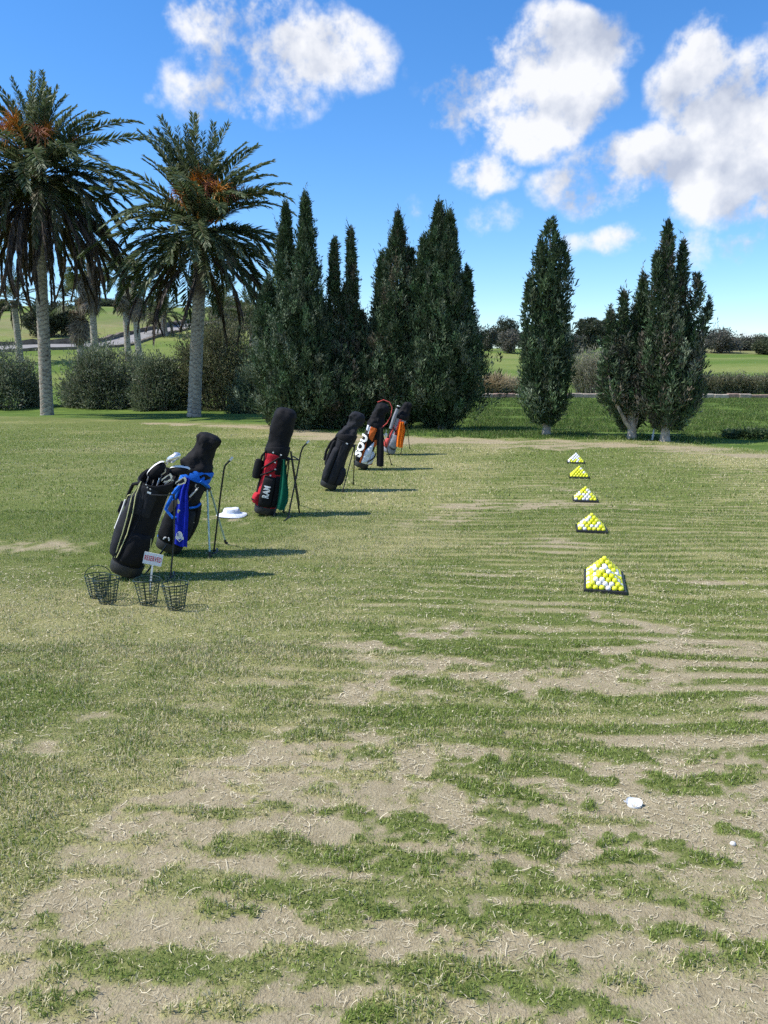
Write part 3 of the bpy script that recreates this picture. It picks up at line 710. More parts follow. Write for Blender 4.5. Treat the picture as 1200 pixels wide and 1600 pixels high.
o = mb.build('marker_stake', simple('white_stake', (0.62, 0.66, 0.66), 0.5, var=0.1, scale=8)); o.location = (p.x, p.y, tz(p.x, p.y))
tag(o, 'thin white stake leaning between the two right-hand cypress trunks', 'stake')

# ------------------------------------------------------------------ date palms
def frond_mesh(name, length, e0, bend, seed, cols, collapse=0.0, leaflet=0.50, nl=66, fold=0.42):
    """feather leaf in the XZ plane: bare stalk, then two rows of leaflets in a shallow V"""
    r = np.random.default_rng(seed); S = 40
    s = np.linspace(0, 1, S); ang = e0 - bend * s ** 1.35
    dx, dz = np.cos(ang), np.sin(ang); x = np.concatenate([[0], np.cumsum((dx[1:] + dx[:-1]) / 2)]) * length / S; z = np.concatenate([[0], np.cumsum((dz[1:] + dz[:-1]) / 2)]) * length / S
    yb = (r.normal(0, 0.12)) * s ** 2 * length * 0.5
    t = np.linspace(0.16, 0.995, nl); P = []; D = []; L = []; C = []
    for sd in (-1, 1):
        tt = np.clip(t + r.normal(0, 0.006, nl), 0.1, 1); px, pz, py = np.interp(tt, s, x), np.interp(tt, s, z), np.interp(tt, s, yb); a = np.interp(tt, s, ang)
        fwd = np.stack([np.cos(a), 0 * a, np.sin(a)], 1); upv = np.stack([-np.sin(a), 0 * a, np.cos(a)], 1); sdv = np.array([[0, sd, 0]])
        op = (np.radians(66) - np.radians(36) * tt)[:, None] * (1 - collapse) + r.normal(0, 0.10, (nl, 1))
        v = fold + r.normal(0, 0.16, (nl, 1))
        d = fwd * np.cos(op) + (sdv * np.cos(v) + upv * np.sin(v)) * np.sin(op) + np.array([0, 0, -0.14 - 0.9 * collapse])
        P.append(np.stack([px, py, pz], 1)); D.append(d)
        L.append(leaflet * (0.55 + 0.55 * np.sin(np.pi * np.clip(tt, 0, 1) ** 0.8)) * r.uniform(0.85, 1.1, nl))
        C.append(np.array(cols)[r.integers(0, len(cols), nl)] * r.uniform(0.75, 1.25, (nl, 1)))
    P, D, L, C = (np.concatenate(q) for q in (P, D, L, C))
    D = unit(D); side = unit(np.cross(D, np.tile([[0, 0, 1.0]], (len(D), 1))) + r.normal(0, 0.35, (len(D), 3)))
    W = (0.078 + 0.024 * r.random(len(P)))[:, None]
    m = P + D * L[:, None] * 0.4; tip = P + D * L[:, None] + np.array([0, 0, -0.05])
    V = np.stack([P, m - side * W / 2, tip, m + side * W / 2], 1).reshape(-1, 3); F = np.arange(len(V)).reshape(-1, 4); CC = np.repeat(C, 4, 0)
    # stalk as a tapering three-sided strip
    k = np.arange(0, S, 3); rr = (0.038 * (1 - 0.9 * s[k]))
    ring = np.stack([np.stack([x[k], yb[k] - rr, z[k]], 1), np.stack([x[k], yb[k] + rr, z[k]], 1), np.stack([x[k], yb[k], z[k] - rr], 1)], 1)
    b = len(V); V2 = ring.reshape(-1, 3); F2 = []
    for i in range(len(k) - 1):
        for j in range(3): F2.append((b + i * 3 + j, b + i * 3 + (j + 1) % 3, b + (i + 1) * 3 + (j + 1) % 3, b + (i + 1) * 3 + j))
    stalk = np.array([0.14, 0.13, 0.06]) if collapse < 0.3 else np.array([0.10, 0.075, 0.05])
    return fast_mesh(name, np.concatenate([V, V2]), np.concatenate([F, np.array(F2)]), M['leaf'], np.concatenate([CC, np.tile(stalk, (len(V2), 1))]))
FR_GREEN = [(0.080, 0.115, 0.050), (0.106, 0.148, 0.064), (0.138, 0.178, 0.084), (0.195, 0.225, 0.13)]
FR_OLD = [(0.085, 0.088, 0.045), (0.11, 0.105, 0.06), (0.065, 0.078, 0.038), (0.15, 0.135, 0.085)]
FR_DEAD = [(0.080, 0.060, 0.045), (0.115, 0.088, 0.062), (0.15, 0.115, 0.082), (0.06, 0.047, 0.037)]
FRONDS = {'up': [frond_mesh('frond_up', 4.2, R(e), R(b), i, FR_GREEN) for i, (e, b) in enumerate([(86, 18), (80, 34), (74, 46), (82, 26), (70, 40)])],
          'arch': [frond_mesh('frond_arch', 4.1, R(e), R(b), 20 + i, FR_GREEN) for i, (e, b) in enumerate([(52, 62), (38, 70), (24, 66), (45, 45), (10, 60)])],
          'hang': [frond_mesh('frond_hang', 3.9, R(e), R(b), 40 + i, FR_GREEN[:2] + FR_OLD, 0.25) for i, (e, b) in enumerate([(8, 92), (-8, 78), (20, 108), (-20, 66)])],
          'spread': [frond_mesh('frond_spread', 4.0, R(e), R(b), 80 + i, FR_GREEN + FR_OLD[:1]) for i, (e, b) in enumerate([(14, 52), (2, 50), (-12, 46), (-24, 42)])],
          'dead': [frond_mesh('frond_dead', 4.0, R(e), R(b), 60 + i, FR_DEAD, 0.66, 0.42, 60) for i, (e, b) in enumerate([(-28, 66), (-40, 50), (-14, 80), (-52, 40)])]}
ORANGE = leaf_mat('date_stalks', 0.5, 0.2)
def inflorescence(seed, col):
    """long orange stalk ending in a broom of fine strands"""
    r = np.random.default_rng(seed); mb = MB(); L = 1.5
    pts = [Vector((L * t * 0.55, 0, L * (t * 1.0 - 0.42 * t ** 3))) for t in np.linspace(0, 1, 7)]
    mb.tube(pts, [0.035, 0.032, 0.028, 0.025, 0.022, 0.02, 0.015], 5)
    for i in range(46):
        t = r.uniform(0.55, 1); q = Vector((L * t * 0.55, 0, L * (t - 0.42 * t ** 3))); d = Vector((0.5 + r.normal(0, 0.35), r.normal(0, 0.45), 0.35 + r.normal(0, 0.4))).normalized()
        ln = r.uniform(0.3, 0.6); mb.tube([q, q + d * ln * 0.6, q + d * ln + Vector((0, 0, -0.12))], [0.012, 0.010, 0.006], 3, False)
    me = mb.mesh('fruit_stalk', ORANGE, False)
    a = me.attributes.new('tint', 'FLOAT_COLOR', 'POINT'); n = len(me.vertices)
    c = np.ones((n, 4), np.float32); c[:, :3] = np.array(col) * r.uniform(0.7, 1.2, (n, 1)); a.data.foreach_set('color', c.ravel())
    return me
STALKS = [inflorescence(1, (0.62, 0.26, 0.03)), inflorescence(2, (0.58, 0.22, 0.03)), inflorescence(3, (0.45, 0.17, 0.09))]
def palm_trunk_mat():
    m, nt, b = new_mat('palm_trunk'); N, Lk = nt.nodes, nt.links
    a = N.new('ShaderNodeAttribute'); a.attribute_name = 'tint'; tc = N.new('ShaderNodeTexCoord')
    n = N.new('ShaderNodeTexNoise'); n.inputs['Scale'].default_value = 9; n.inputs['Detail'].default_value = 6; n.inputs['Roughness'].default_value = 0.7
    Lk.new(tc.outputs['Object'], n.inputs['Vector'])
    mr = N.new('ShaderNodeMapRange'); mr.inputs['From Min'].default_value = 0.3; mr.inputs['From Max'].default_value = 0.7; mr.inputs['To Min'].default_value = 0.6; mr.inputs['To Max'].default_value = 1.3
    Lk.new(n.outputs['Fac'], mr.inputs['Value'])
    v = N.new('ShaderNodeVectorMath'); v.operation = 'SCALE'; Lk.new(a.outputs['Color'], v.inputs[0]); Lk.new(mr.outputs[0], v.inputs['Scale'])
    Lk.new(v.outputs[0], b.inputs['Base Color']); b.inputs['Roughness'].default_value = 0.95; b.inputs['Specular IOR Level'].default_value = 0.1
    return m
PTRUNK = palm_trunk_mat()
def palm_trunk(root, base, top, r0, r1, rough, seed, boots=0.3):
    """trunk ringed by overlapping leaf scars; the upper share still wears old leaf boots"""
    r = np.random.default_rng(seed); b, t = np.array(base), np.array(top); H = np.linalg.norm(t - b)
    nz = int(H / 0.035); nt_ = 36; zz = np.linspace(0, 1, nz); th = np.linspace(0, 2 * np.pi, nt_, endpoint=False)
    Z, T = np.meshgrid(zz, th, indexing='ij')
    rad = r0 + (r1 - r0) * Z + 0.10 * r0 * np.exp(-Z * H / 0.25) * 2
    step = 0.17; cl_ = np.floor(T / (2 * np.pi) * 9 + 0.5 * np.sin(Z * H * 2.1)); k = Z * H / step + _hash(cl_ % 9, np.floor(Z * H / 0.9), seed) * 1.3 + 0.30 * np.sin(T * 2 + Z * H * 1.3) + 0.5 * fbm(T * 2.5, Z * H * 2.5, seed + 9, 2)
    saw = k - np.floor(k); cell = _hash(np.floor(k), cl_ % 9, seed)
    bb = smooth(1 - boots, 1 - boots + 0.06, Z)
    rad = rad * (1 + rough * (0.4 + 1.0 * bb) * (saw ** 1.5 * (0.5 + cell)) + 0.02 * (fbm(T * 3, Z * H * 8, seed, 2) - 0.5))
    bowx = 0.06 * np.sin(Z * 2.4 + seed); c = b + (t - b) * Z[..., None]
    V = np.stack([c[..., 0] + bowx + rad * np.cos(T), c[..., 1] + rad * np.sin(T), c[..., 2]], -1).reshape(-1, 3)
    i = np.arange((nz - 1) * nt_); q, j = i // nt_, i % nt_; F = np.stack([q * nt_ + j, q * nt_ + (j + 1) % nt_, (q + 1) * nt_ + (j + 1) % nt_, (q + 1) * nt_ + j], 1)
    pale, dark = np.array([0.42, 0.38, 0.32]), np.array([0.11, 0.09, 0.07])
    mixf = np.clip(0.30 * cell + 0.62 * (saw < 0.24) + 0.75 * bb, 0, 1).ravel()[:, None]
    link('trunk', fast_mesh('trunk', V, F, PTRUNK, pale * (1 - mixf) + dark * mixf, True), root)
def date_palm(label, base, crown, scale, counts, seed, r0=0.33, r1=0.26, boots=0.3, stalks=7, group='tall date palms on the lawn edge', tilt=(0, 0), dead_r=0.15, up_k=1.0, dead_z=-0.4):
    r = np.random.default_rng(seed); root = empty('date_palm', base); tag(root, label, 'palm tree', group)
    c = Vector(crown) - Vector(base)
    palm_trunk(root, (0, 0, -0.15), tuple(c), r0, r1, 0.17, seed, boots)
    for kind, n in counts.items():
        az0 = r.uniform(0, 6.28)
        for i in range(n):
            me = FRONDS[kind][r.integers(0, len(FRONDS[kind]))]
            o = link('frond', me, root); az = az0 + i * 2.39996 + r.normal(0, 0.12)
            off = dead_r if kind == 'dead' else 0.12
            o.location = c + Vector((math.cos(az) * off, math.sin(az) * off, {'up': 0.25, 'arch': 0.1, 'hang': -0.1, 'spread': 0.0, 'dead': dead_z}[kind] * scale + r.normal(0, 0.06)))
            o.rotation_euler = (r.normal(0, 0.20) + tilt[0], r.normal(0, 0.10) + tilt[1], az)
            s = scale * r.uniform(0.84, 1.08) * (up_k if kind == 'up' else 1); o.scale = (s, s, s)
    for i in range(stalks):
        o = link('fruit_stalk', STALKS[i % 3], root); az = r.uniform(-2.6, -0.5) if i < stalks * 0.7 else r.uniform(0, 6.28)
        o.location = c + Vector((math.cos(az) * 0.55, math.sin(az) * 0.55, 0.35)); o.rotation_euler = (0, r.uniform(-0.45, 0.35), az); s = scale * r.uniform(0.9, 1.25); o.scale = (s, s, s)
    return root
PY = 29.6
def on_col(px, Y): return (px - 600) / FPX * Y * 0.99
b1 = at(73, 645, PY); c1 = at(62, 276, PY)
date_palm('tall date palm at the left edge with a skirt of brown fronds', (b1.x, PY, tz(b1.x, PY)), c1, 1.0, {'up': 40, 'arch': 27, 'spread': 24, 'hang': 22, 'dead': 66}, 3, 0.225, 0.185, 0.26, 9, dead_r=0.75, up_k=0.72, dead_z=-1.0)
b2 = at(305, 645, PY - 1); c2 = at(312, 366, PY - 1)
date_palm('thick-trunked date palm with orange fruit stalks beside the cypresses', (b2.x, PY - 1, tz(b2.x, PY - 1)), c2, 0.98, {'up': 44, 'arch': 30, 'spread': 34, 'hang': 12, 'dead': 14}, 5, 0.235, 0.21, 0.36, 10, dead_r=0.55, up_k=0.82, dead_z=-0.8)

def small_palm(label, px, py_crown, Y, scale, seed, r0=0.22):
    x = on_col(px, Y); c = at(px, py_crown, Y)
    date_palm(label, (x, Y, tz(x, Y)), (x, Y, c.z), scale, {'up': 14, 'arch': 14, 'hang': 8, 'dead': 5}, seed, r0, r0 * 0.85, 0.15, 0, 'small palms on the left slope')
small_palm('small thin date palm left of the tall leftmost trunk', 36, 470, 58, 0.62, 21, 0.24)
small_palm('distant date palm crown seen left of the thick palm trunk', 263, 492, 78, 0.80, 22, 0.3)
small_palm('date palm half hidden right of the thick palm trunk', 352, 486, 62, 0.66, 23, 0.3)
small_palm('distant date palm behind the bush beside the cypresses', 398, 500, 70, 0.68, 24, 0.3)

# ------------------------------------------------------------------ fan palms
def fan_leaf_mesh(name, seed, cols, droop, stalk=0.9, rad=0.75):
    r = np.random.default_rng(seed); V, F, C = [], [], []
    def q(a, b, c, d, col):
        o = len(V); V.extend([a, b, c, d]); F.append((o, o + 1, o + 2, o + 3)); C.extend([col] * 4)
    q((0, -0.02, 0), (0, 0.02, 0), (stalk, 0.015, 0.1), (stalk, -0.015, 0.1), (0.16, 0.14, 0.08))
    n = 18
    for i in range(n):
        a = R(-125 + 250 * i / (n - 1)); L = rad * (0.8 + 0.25 * math.cos(a)) * r.uniform(0.85, 1.1); col = np.array(cols[r.integers(0, len(cols))]) * r.uniform(0.75, 1.25)
        d = np.array([math.cos(a), math.sin(a), 0]); s = np.array([-d[1], d[0], 0]); o = np.array([stalk, 0, 0.1]); w = 0.085
        m = o + d * L * 0.55 + np.array([0, 0, 0.03 - 0.10 * droop]); t = o + d * L + np.array([0, 0, -0.5 * droop * L])
        q(tuple(o), tuple(m - s * w / 2), tuple(t), tuple(m + s * w / 2), col)
    return fast_mesh(name, np.array(V), np.array(F), M['leaf'], np.array(C))
FAN = [fan_leaf_mesh('fan_leaf', i, [(0.07, 0.095, 0.035), (0.10, 0.125, 0.05), (0.14, 0.15, 0.07)], 0.35) for i in range(3)]
FAN_DEAD = [fan_leaf_mesh('dead_fan', 10 + i, [(0.17, 0.135, 0.095), (0.12, 0.095, 0.07), (0.22, 0.18, 0.13)], 0.9, 0.5, 0.7) for i in range(3)]
def fan_palm(label, px, py_crown, Y, scale, seed, r0=0.2, dead=26, live=30):
    r = np.random.default_rng(seed); x = on_col(px, Y); z0 = tz(x, Y); top = at(px, py_crown, Y).z - z0
    root = empty('fan_palm', (x, Y, z0)); tag(root, label, 'palm tree', 'fan palms on the left slope')
    palm_trunk(root, (0, 0, -0.2), (r.normal(0, 0.12), 0, top), r0, r0 * 0.72, 0.05, seed, 0.12)
    for i in range(live + dead):
        d = i >= live; o = link('dead_leaf' if d else 'fan_leaf', (FAN_DEAD if d else FAN)[r.integers(0, 3)], root); az = i * 2.39996
        e = R(r.uniform(58, 88)) if d else R(r.uniform(-75, 40)); s = scale * r.uniform(0.85, 1.15)
        o.location = (math.cos(az) * 0.1, math.sin(az) * 0.1, top - (r.uniform(0.2, 1.5) * scale if d else 0)); o.rotation_euler = (r.normal(0, 0.25), e, az); o.scale = (s, s, s)
fan_palm('short bushy fan palm with pale trunk on the left slope', 131, 470, 54, 1.15, 31, 0.24, 34)
fan_palm('tall fan palm with shaggy skirt, just right of the bushy one', 151, 415, 50, 1.25, 32, 0.24, 40)
fan_palm('slim ring-barked fan palm beside the cart path', 203, 432, 60, 1.2, 33, 0.24, 16)
fan_palm('fan palm with clean pale trunk and hanging brown skirt', 221, 440, 49, 0.95, 34, 0.22, 34, 16)

# ------------------------------------------------------------------ shrubs, bushes and hedges
def shrub(name, label, cat, base, W, H, n_stem, per, cols, seed, leafL=0.10, leafW=0.022, twig=0.25, group=None, depth=None, upright=0.5, woody='bark', flat=1.0, spread=0.22, mound=0):
    """many thin stems fanning out of the ground, narrow leaves along their upper part, some bare twigs above"""
    r = np.random.default_rng(seed); root = empty(name, base); tag(root, label, cat, group)
    depth = depth or W * 0.7; P, D = [], []; tm = MB()
    for i in range(n_stem):
        a = r.uniform(0, 2 * np.pi); q = math.sqrt(r.random()); bx, by = math.cos(a) * q * W * spread, math.sin(a) * q * depth * spread
        ex, ey = math.cos(a) * q * W * 0.5, math.sin(a) * q * depth * 0.5
        hz = H * (1 - 0.55 * q ** 2.2 * flat) * r.uniform(0.62, 1.04); ex += r.normal(0, 0.06 * W); 
        c = np.array([bx + (ex - bx) * (1 - upright) * 0.6, by + (ey - by) * (1 - upright) * 0.6, hz * 0.55]); e = np.array([ex, ey, hz]); b0 = np.array([bx, by, -0.1])
        t = np.linspace(0, 1, 6)[:, None]; pts = b0 * (1 - t) ** 2 + 2 * c * t * (1 - t) + e * t ** 2
        if i % 2 == 0: tm.tube([tuple(k) for k in pts], [0.022, 0.018, 0.014, 0.010, 0.007, 0.003], 3, False)
        tt = r.uniform(0.12, 1 - twig * r.random(), per)[:, None]; p = b0 * (1 - tt) ** 2 + 2 * c * tt * (1 - tt) + e * tt ** 2
        dirn = 2 * (c - b0) * (1 - tt) + 2 * (e - c) * tt; dirn = dirn / np.linalg.norm(dirn, axis=1, keepdims=True)
        sp = r.normal(0, 0.085 * min(W, H * 1.3) ** 0.6, (per, 3)); P.append(p + sp); D.append(dirn * 0.8 + r.normal(0, 0.55, (per, 3)) + [0, 0, 0.2])
    for i in range(mound):
        d = r.normal(0, 1, 3); d[2] = abs(d[2]) * 0.9; d /= np.linalg.norm(d); q = r.uniform(0.55, 0.98) * (1 + 0.18 * math.sin(3 * math.atan2(d[1], d[0]) + seed))
        c0 = np.array([d[0] * W * 0.46, d[1] * depth * 0.46, d[2] * H * 0.74]) * q; rr = r.uniform(0.10, 0.20) * min(W, H); m = 190
        e = r.normal(0, 1, (m, 3)); e /= np.linalg.norm(e, axis=1, keepdims=True)
        P.append(c0 + e * rr * r.random((m, 1)) ** 0.5); D.append(e * 0.5 + r.normal(0, 0.5, (m, 3)) + d * 0.5 + [0, 0, 0.4])
    P = np.concatenate(P); D = np.concatenate(D); P[:, 2] = np.maximum(P[:, 2], 0.01); n = len(P)
    lump = fbm(P[:, 0] * 1.7 + P[:, 1], P[:, 2] * 1.7, seed, 3)
    V, F, C = leaf_quads(P, D, rng.uniform(0.6, 1.3, n) * leafL, rng.uniform(0.7, 1.3, n) * leafW, tints(n, cols) * (0.7 + 0.7 * lump[:, None]))
    link('foliage', fast_mesh('foliage', V, F, M['leaf'], C), root); tm.build('stems', M[woody], root, False)
    return root
OLEANDER = [(0.11, 0.145, 0.075), (0.14, 0.175, 0.10), (0.19, 0.215, 0.14), (0.25, 0.265, 0.19), (0.09, 0.12, 0.06)]
OLIVE = [(0.11, 0.125, 0.056), (0.15, 0.155, 0.075), (0.09, 0.105, 0.048), (0.17, 0.16, 0.095)]
def shrub_px(name, label, cat, px, Y, wpx, pytop, **k):
    x = on_col(px, Y); z = tz(x, Y); H = at(px, pytop, Y).z - z; W = wpx / FPX * Y
    return shrub(name, label, cat, (x, Y, z), W * 1.08, H * (1.16 if name == 'bush' else 1.05), **k)
shrub_px('bush', 'grey green twiggy bush cut off by the left photo edge', 'bush', 8, 35.5, 120, 540, n_stem=110, per=34, cols=OLEANDER, seed=401, mound=90, leafL=0.16, leafW=0.04, flat=0.8, spread=0.32, group='bushes behind the lawn')
shrub_px('bush', 'wide grey green twiggy bush right of the leftmost palm trunk', 'bush', 165, 36.0, 140, 530, n_stem=150, per=34, cols=OLEANDER, seed=402, mound=120, leafL=0.16, leafW=0.04, flat=0.8, spread=0.32, group='bushes behind the lawn')
shrub_px('bush', 'darker leafy bush touching the thick palm trunk on its left', 'bush', 248, 35.0, 100, 548, n_stem=120, per=34, cols=OLEANDER[:3], seed=403, mound=110, leafL=0.16, leafW=0.042, flat=0.8, spread=0.32, group='bushes behind the lawn')
shrub_px('bush', 'tall olive green multi-stemmed bush between palm and cypresses', 'bush', 350, 35.5, 150, 462, n_stem=170, per=60, cols=OLIVE, seed=404, mound=120, leafL=0.15, leafW=0.042, group='bushes behind the lawn', upright=0.2)
shrub_px('bush', 'dark bush low in the gap beside the first cypress', 'bush', 405, 32.5, 90, 560, n_stem=70, per=40, cols=OLEANDER[:2], seed=405, mound=60, leafL=0.15, leafW=0.04, group='bushes behind the lawn')
REED = [(0.30, 0.28, 0.19), (0.22, 0.22, 0.14), (0.36, 0.33, 0.24), (0.13, 0.15, 0.08)]
TAN = [(0.42, 0.34, 0.20), (0.50, 0.41, 0.26), (0.34, 0.27, 0.16)]
shrub_px('dry_grass_clump', 'tan clump of tall dry grass left of the single cypress', 'grass clump', 772, 38, 44, 588, n_stem=150, per=45, cols=TAN, seed=411, leafL=0.42, leafW=0.018, twig=0, upright=0.4, woody='palebark')
shrub_px('dry_grass_clump', 'smaller brownish clump of dry grass touching the single cypress', 'grass clump', 800, 39, 30, 594, n_stem=90, per=40, cols=TAN + REED, seed=412, leafL=0.35, leafW=0.018, twig=0, upright=0.4, woody='palebark')
shrub_px('reed_bush', 'pale feathery reed bush behind the gap between cypresses', 'reeds', 925, 39.5, 100, 548, n_stem=190, per=60, cols=REED, seed=413, leafL=0.30, leafW=0.022, twig=0.1, upright=0.6, woody='palebark', flat=0.5)
for i, (px, lab) in enumerate([(1082, 'hedge shrub half hidden by the tallest right cypress'), (1112, 'first clear reedy hedge shrub right of the cypress pair'), (1143, 'second reedy hedge shrub right of the cypress pair'), (1174, 'third reedy hedge shrub right of the cypress pair'), (1208, 'reedy hedge shrub cut off by the right photo edge')]):
    shrub_px('hedge_shrub', lab, 'hedge', px, 38.5, 46, 585 + i % 2 * 3, n_stem=95, per=75, cols=OLIVE + REED[:2], seed=420 + i, leafL=0.15, leafW=0.026, upright=0.75, group='reedy hedge behind the stone wall', flat=0.3, woody='palebark', twig=0.1)
shrub_px('weed_patch', 'low dark leafy weeds on the bank at the right edge', 'weeds', 1180, 19.3, 80, 674, n_stem=110, per=40, cols=[(0.05, 0.085, 0.03), (0.075, 0.11, 0.045)], seed=431, leafL=0.09, leafW=0.05, twig=0, upright=0.1, flat=0.6)

# ------------------------------------------------------------------ trees on the far slopes
def round_tree(label, px, Y, wpx, pytop, cols, seed, n=9000, bare=0.0, group='trees on the far slopes', trunk_h=0.08, leaf=0.28):
    r = np.random.default_rng(seed); x = on_col(px, Y); z = tz(x, Y); H = at(px, pytop, Y).z - z; W = wpx / FPX * Y
    z -= 0.13 * H; H *= 1.13
    root = empty('broadleaf_tree', (x, Y, z)); tag(root, label, 'tree', group); tm = MB(); P, D = [], []
    tr = 0.028 * H + 0.05; tm.tube([(0, 0, -0.3), (0.02 * W, 0, H * trunk_h), (-0.02 * W, 0, H * 0.5)], [tr * 1.3, tr, tr * 0.7], 8)
    k = 46; cl = r.normal(0, 1, (k, 3)); cl /= np.linalg.norm(cl, axis=1, keepdims=True); cl *= (r.random((k, 1)) ** 0.4)
    cen = cl * [W * 0.40, W * 0.40, H * (1 - trunk_h) * 0.40] + [0, 0, H * (0.5 + trunk_h / 2)]
    for i, c in enumerate(cen):
        if i % 2 == 0: tm.tube([(0, 0, H * trunk_h * 0.9), tuple(c * [0.45, 0.45, 0.75]), tuple(c)], [tr * 0.45, tr * 0.28, 0.02], 4, False)
        m = n // k; rr = W * r.uniform(0.10, 0.19); d = r.normal(0, 1, (m, 3)); d /= np.linalg.norm(d, axis=1, keepdims=True)
        P.append(c + d * rr * (r.random((m, 1)) ** 0.45) * [1, 1, 0.8]); D.append(d + r.normal(0, 0.6, (m, 3)))
        if bare > 0:
            for q in range(int(10 * bare)):
                e = c + d[q] * rr * 1.5 + [0, 0, rr * 0.4]; tm.tube([tuple(c), tuple(e)], [0.03, 0.008], 3, False)
    P = np.concatenate(P); D = np.concatenate(D); keep = rng.random(len(P)) > bare; P, D = P[keep], D[keep]; m = len(P)
    lump = fbm(P[:, 0] * 3 / W + 9, P[:, 2] * 5 / W + P[:, 1] / W, seed, 3)
    V, F, C = leaf_quads(P, D, rng.uniform(0.6, 1.3, m) * leaf, rng.uniform(0.35, 0.6, m) * leaf, tints(m, cols) * (0.65 + 0.7 * lump[:, None]))
    link('crown', fast_mesh('crown', V, F, M['leaf'], C), root); tm.build('trunk', M['bark'], root, False)
DARKT = [(0.045, 0.062, 0.035), (0.06, 0.078, 0.045), (0.075, 0.088, 0.055)]
GREYT = [(0.13, 0.13, 0.105), (0.16, 0.155, 0.13), (0.10, 0.105, 0.08)]
MIDT = [(0.085, 0.10, 0.05), (0.11, 0.12, 0.06), (0.07, 0.085, 0.045)]
for a in [('dark domed tree on the far crest left of the single cypress', 787, 122, 48, 490, DARKT, 501, 9000, 0.0),
          ('grey bare-twigged tree in front of the dark domed tree', 792, 104, 40, 508, GREYT, 502, 5000, 0.35),
          ('grey green tree on the crest beside the dense cypress group', 757, 112, 40, 506, GREYT + DARKT, 503, 6000, 0.2),
          ('small dark tree touching the single cypress on its left', 818, 118, 26, 512, DARKT, 504, 4000, 0.0),
          ('tall dark rounded tree between the single cypress and the pair', 916, 105, 46, 486, DARKT, 505, 9000, 0.0),
          ('second dark rounded tree nearer the cypress pair', 944, 108, 40, 492, DARKT, 506, 8000, 0.0),
          ('grey low tree just right of the single cypress', 895, 98, 36, 520, GREYT + DARKT, 507, 5000, 0.2),
          ('grey spreading bare-twigged tree right of the cypress pair', 1118, 104, 72, 513, GREYT, 508, 9000, 0.3),
          ('dark low tree right of the grey spreading tree', 1152, 112, 56, 530, DARKT + GREYT, 509, 7000, 0.1),
          ('olive green tree at the right photo edge', 1196, 100, 50, 530, MIDT, 510, 8000, 0.0),
          ('pale grey tree above the olive green one', 1180, 120, 40, 524, GREYT + MIDT, 511, 6000, 0.15),
          ('dark scrubby tree behind the cypress pair', 1000, 100, 80, 528, DARKT, 512, 7000, 0.0)]: round_tree(*a)
for a in [('dark olive tree on the left slope between palm trunks', 88, 78, 84, 470, MIDT[2:] + DARKT, 520, 11000, 0.05),
          ('dark round bush-like tree on the left skyline', 178, 128, 46, 470, DARKT, 521, 7000, 0.0),
          ('thin grey tree on the skyline left of the thick palm', 250, 88, 52, 448, GREYT + MIDT, 522, 3500, 0.35),
          ('grey green tree on the skyline right of the thick palm', 372, 84, 90, 462, GREYT + OLIVE, 523, 9000, 0.1),
          ('small pale tree at the far left behind the slim palm', 14, 110, 30, 470, MIDT, 524, 3500, 0.1)]: round_tree(*a, group='trees on the left slope')

# ------------------------------------------------------------------ golf gear: materials
def fab(name, col, rough=0.75, bump=0.5): return simple(name, col, rough, var=0.18, scale=22, bump=bump, bscale=420, spec=0.22)
BLK = fab('black_nylon', (0.007, 0.007, 0.009)); BLK2 = fab('charcoal_nylon', (0.016, 0.017, 0.022)); RUBBER = simple('black_rubber', (0.02, 0.02, 0.021), 0.6, var=0.2, bump=0.3)
BLUE = fab('blue_nylon', (0.012, 0.15, 0.66)); TOWELB = fab('royal_blue_towel', (0.010, 0.026, 0.42), 0.95, 0.9); RED = fab('red_nylon', (0.47, 0.016, 0.030)); GREEN = fab('green_towel', (0.004, 0.105, 0.062), 0.95, 0.9)
ORG = fab('orange_nylon', (0.62, 0.13, 0.025)); ORGT = fab('orange_towel', (0.85, 0.19, 0.015), 0.95, 0.9); WHITE = fab('white_nylon', (0.70, 0.73, 0.80)); GREY = fab('grey_nylon', (0.25, 0.26, 0.29)); CORAL = fab('coral_nylon', (0.60, 0.09, 0.08))
STEEL = simple('polished_steel', (0.78, 0.78, 0.78), 0.32, 0.75, var=0.1, scale=40); PAINTW = simple('white_print', (0.80, 0.80, 0.78), 0.6, var=0.06); PIPE = simple('yellow_piping', (0.62, 0.62, 0.30), 0.6, var=0.15)
TEAL = simple('pale_teal_tube', (0.42, 0.56, 0.55), 0.4, 0.2, var=0.1); BLKROD = simple('black_rod', (0.018, 0.018, 0.02), 0.4, 0.1, var=0.2); LINER = simple('dark_liner', (0.012, 0.012, 0.014), 0.9)

def text_verts(body, size, bold=0.0, sx=1.0, shear=0.0):
    """flat letter shapes as (vertices, faces), centred"""
    cu = bpy.data.curves.new('lettering', 'FONT'); cu.body = body; cu.size = size; cu.offset = bold; cu.shear = shear
    cu.align_x = 'CENTER'; cu.align_y = 'CENTER'; cu.resolution_u = 3; cu.space_character = 1.08
    ob = bpy.data.objects.new('lettering', cu); COL.objects.link(ob)
    bpy.context.view_layer.update()
    me = bpy.data.meshes.new_from_object(ob.evaluated_get(bpy.context.evaluated_depsgraph_get()))
    vs = [Vector((v.co.x * sx, v.co.y, 0)) for v in me.vertices]; fs = [tuple(p.vertices) for p in me.polygons]
    bpy.data.objects.remove(ob); bpy.data.curves.remove(cu); bpy.data.meshes.remove(me)
    return vs, fs

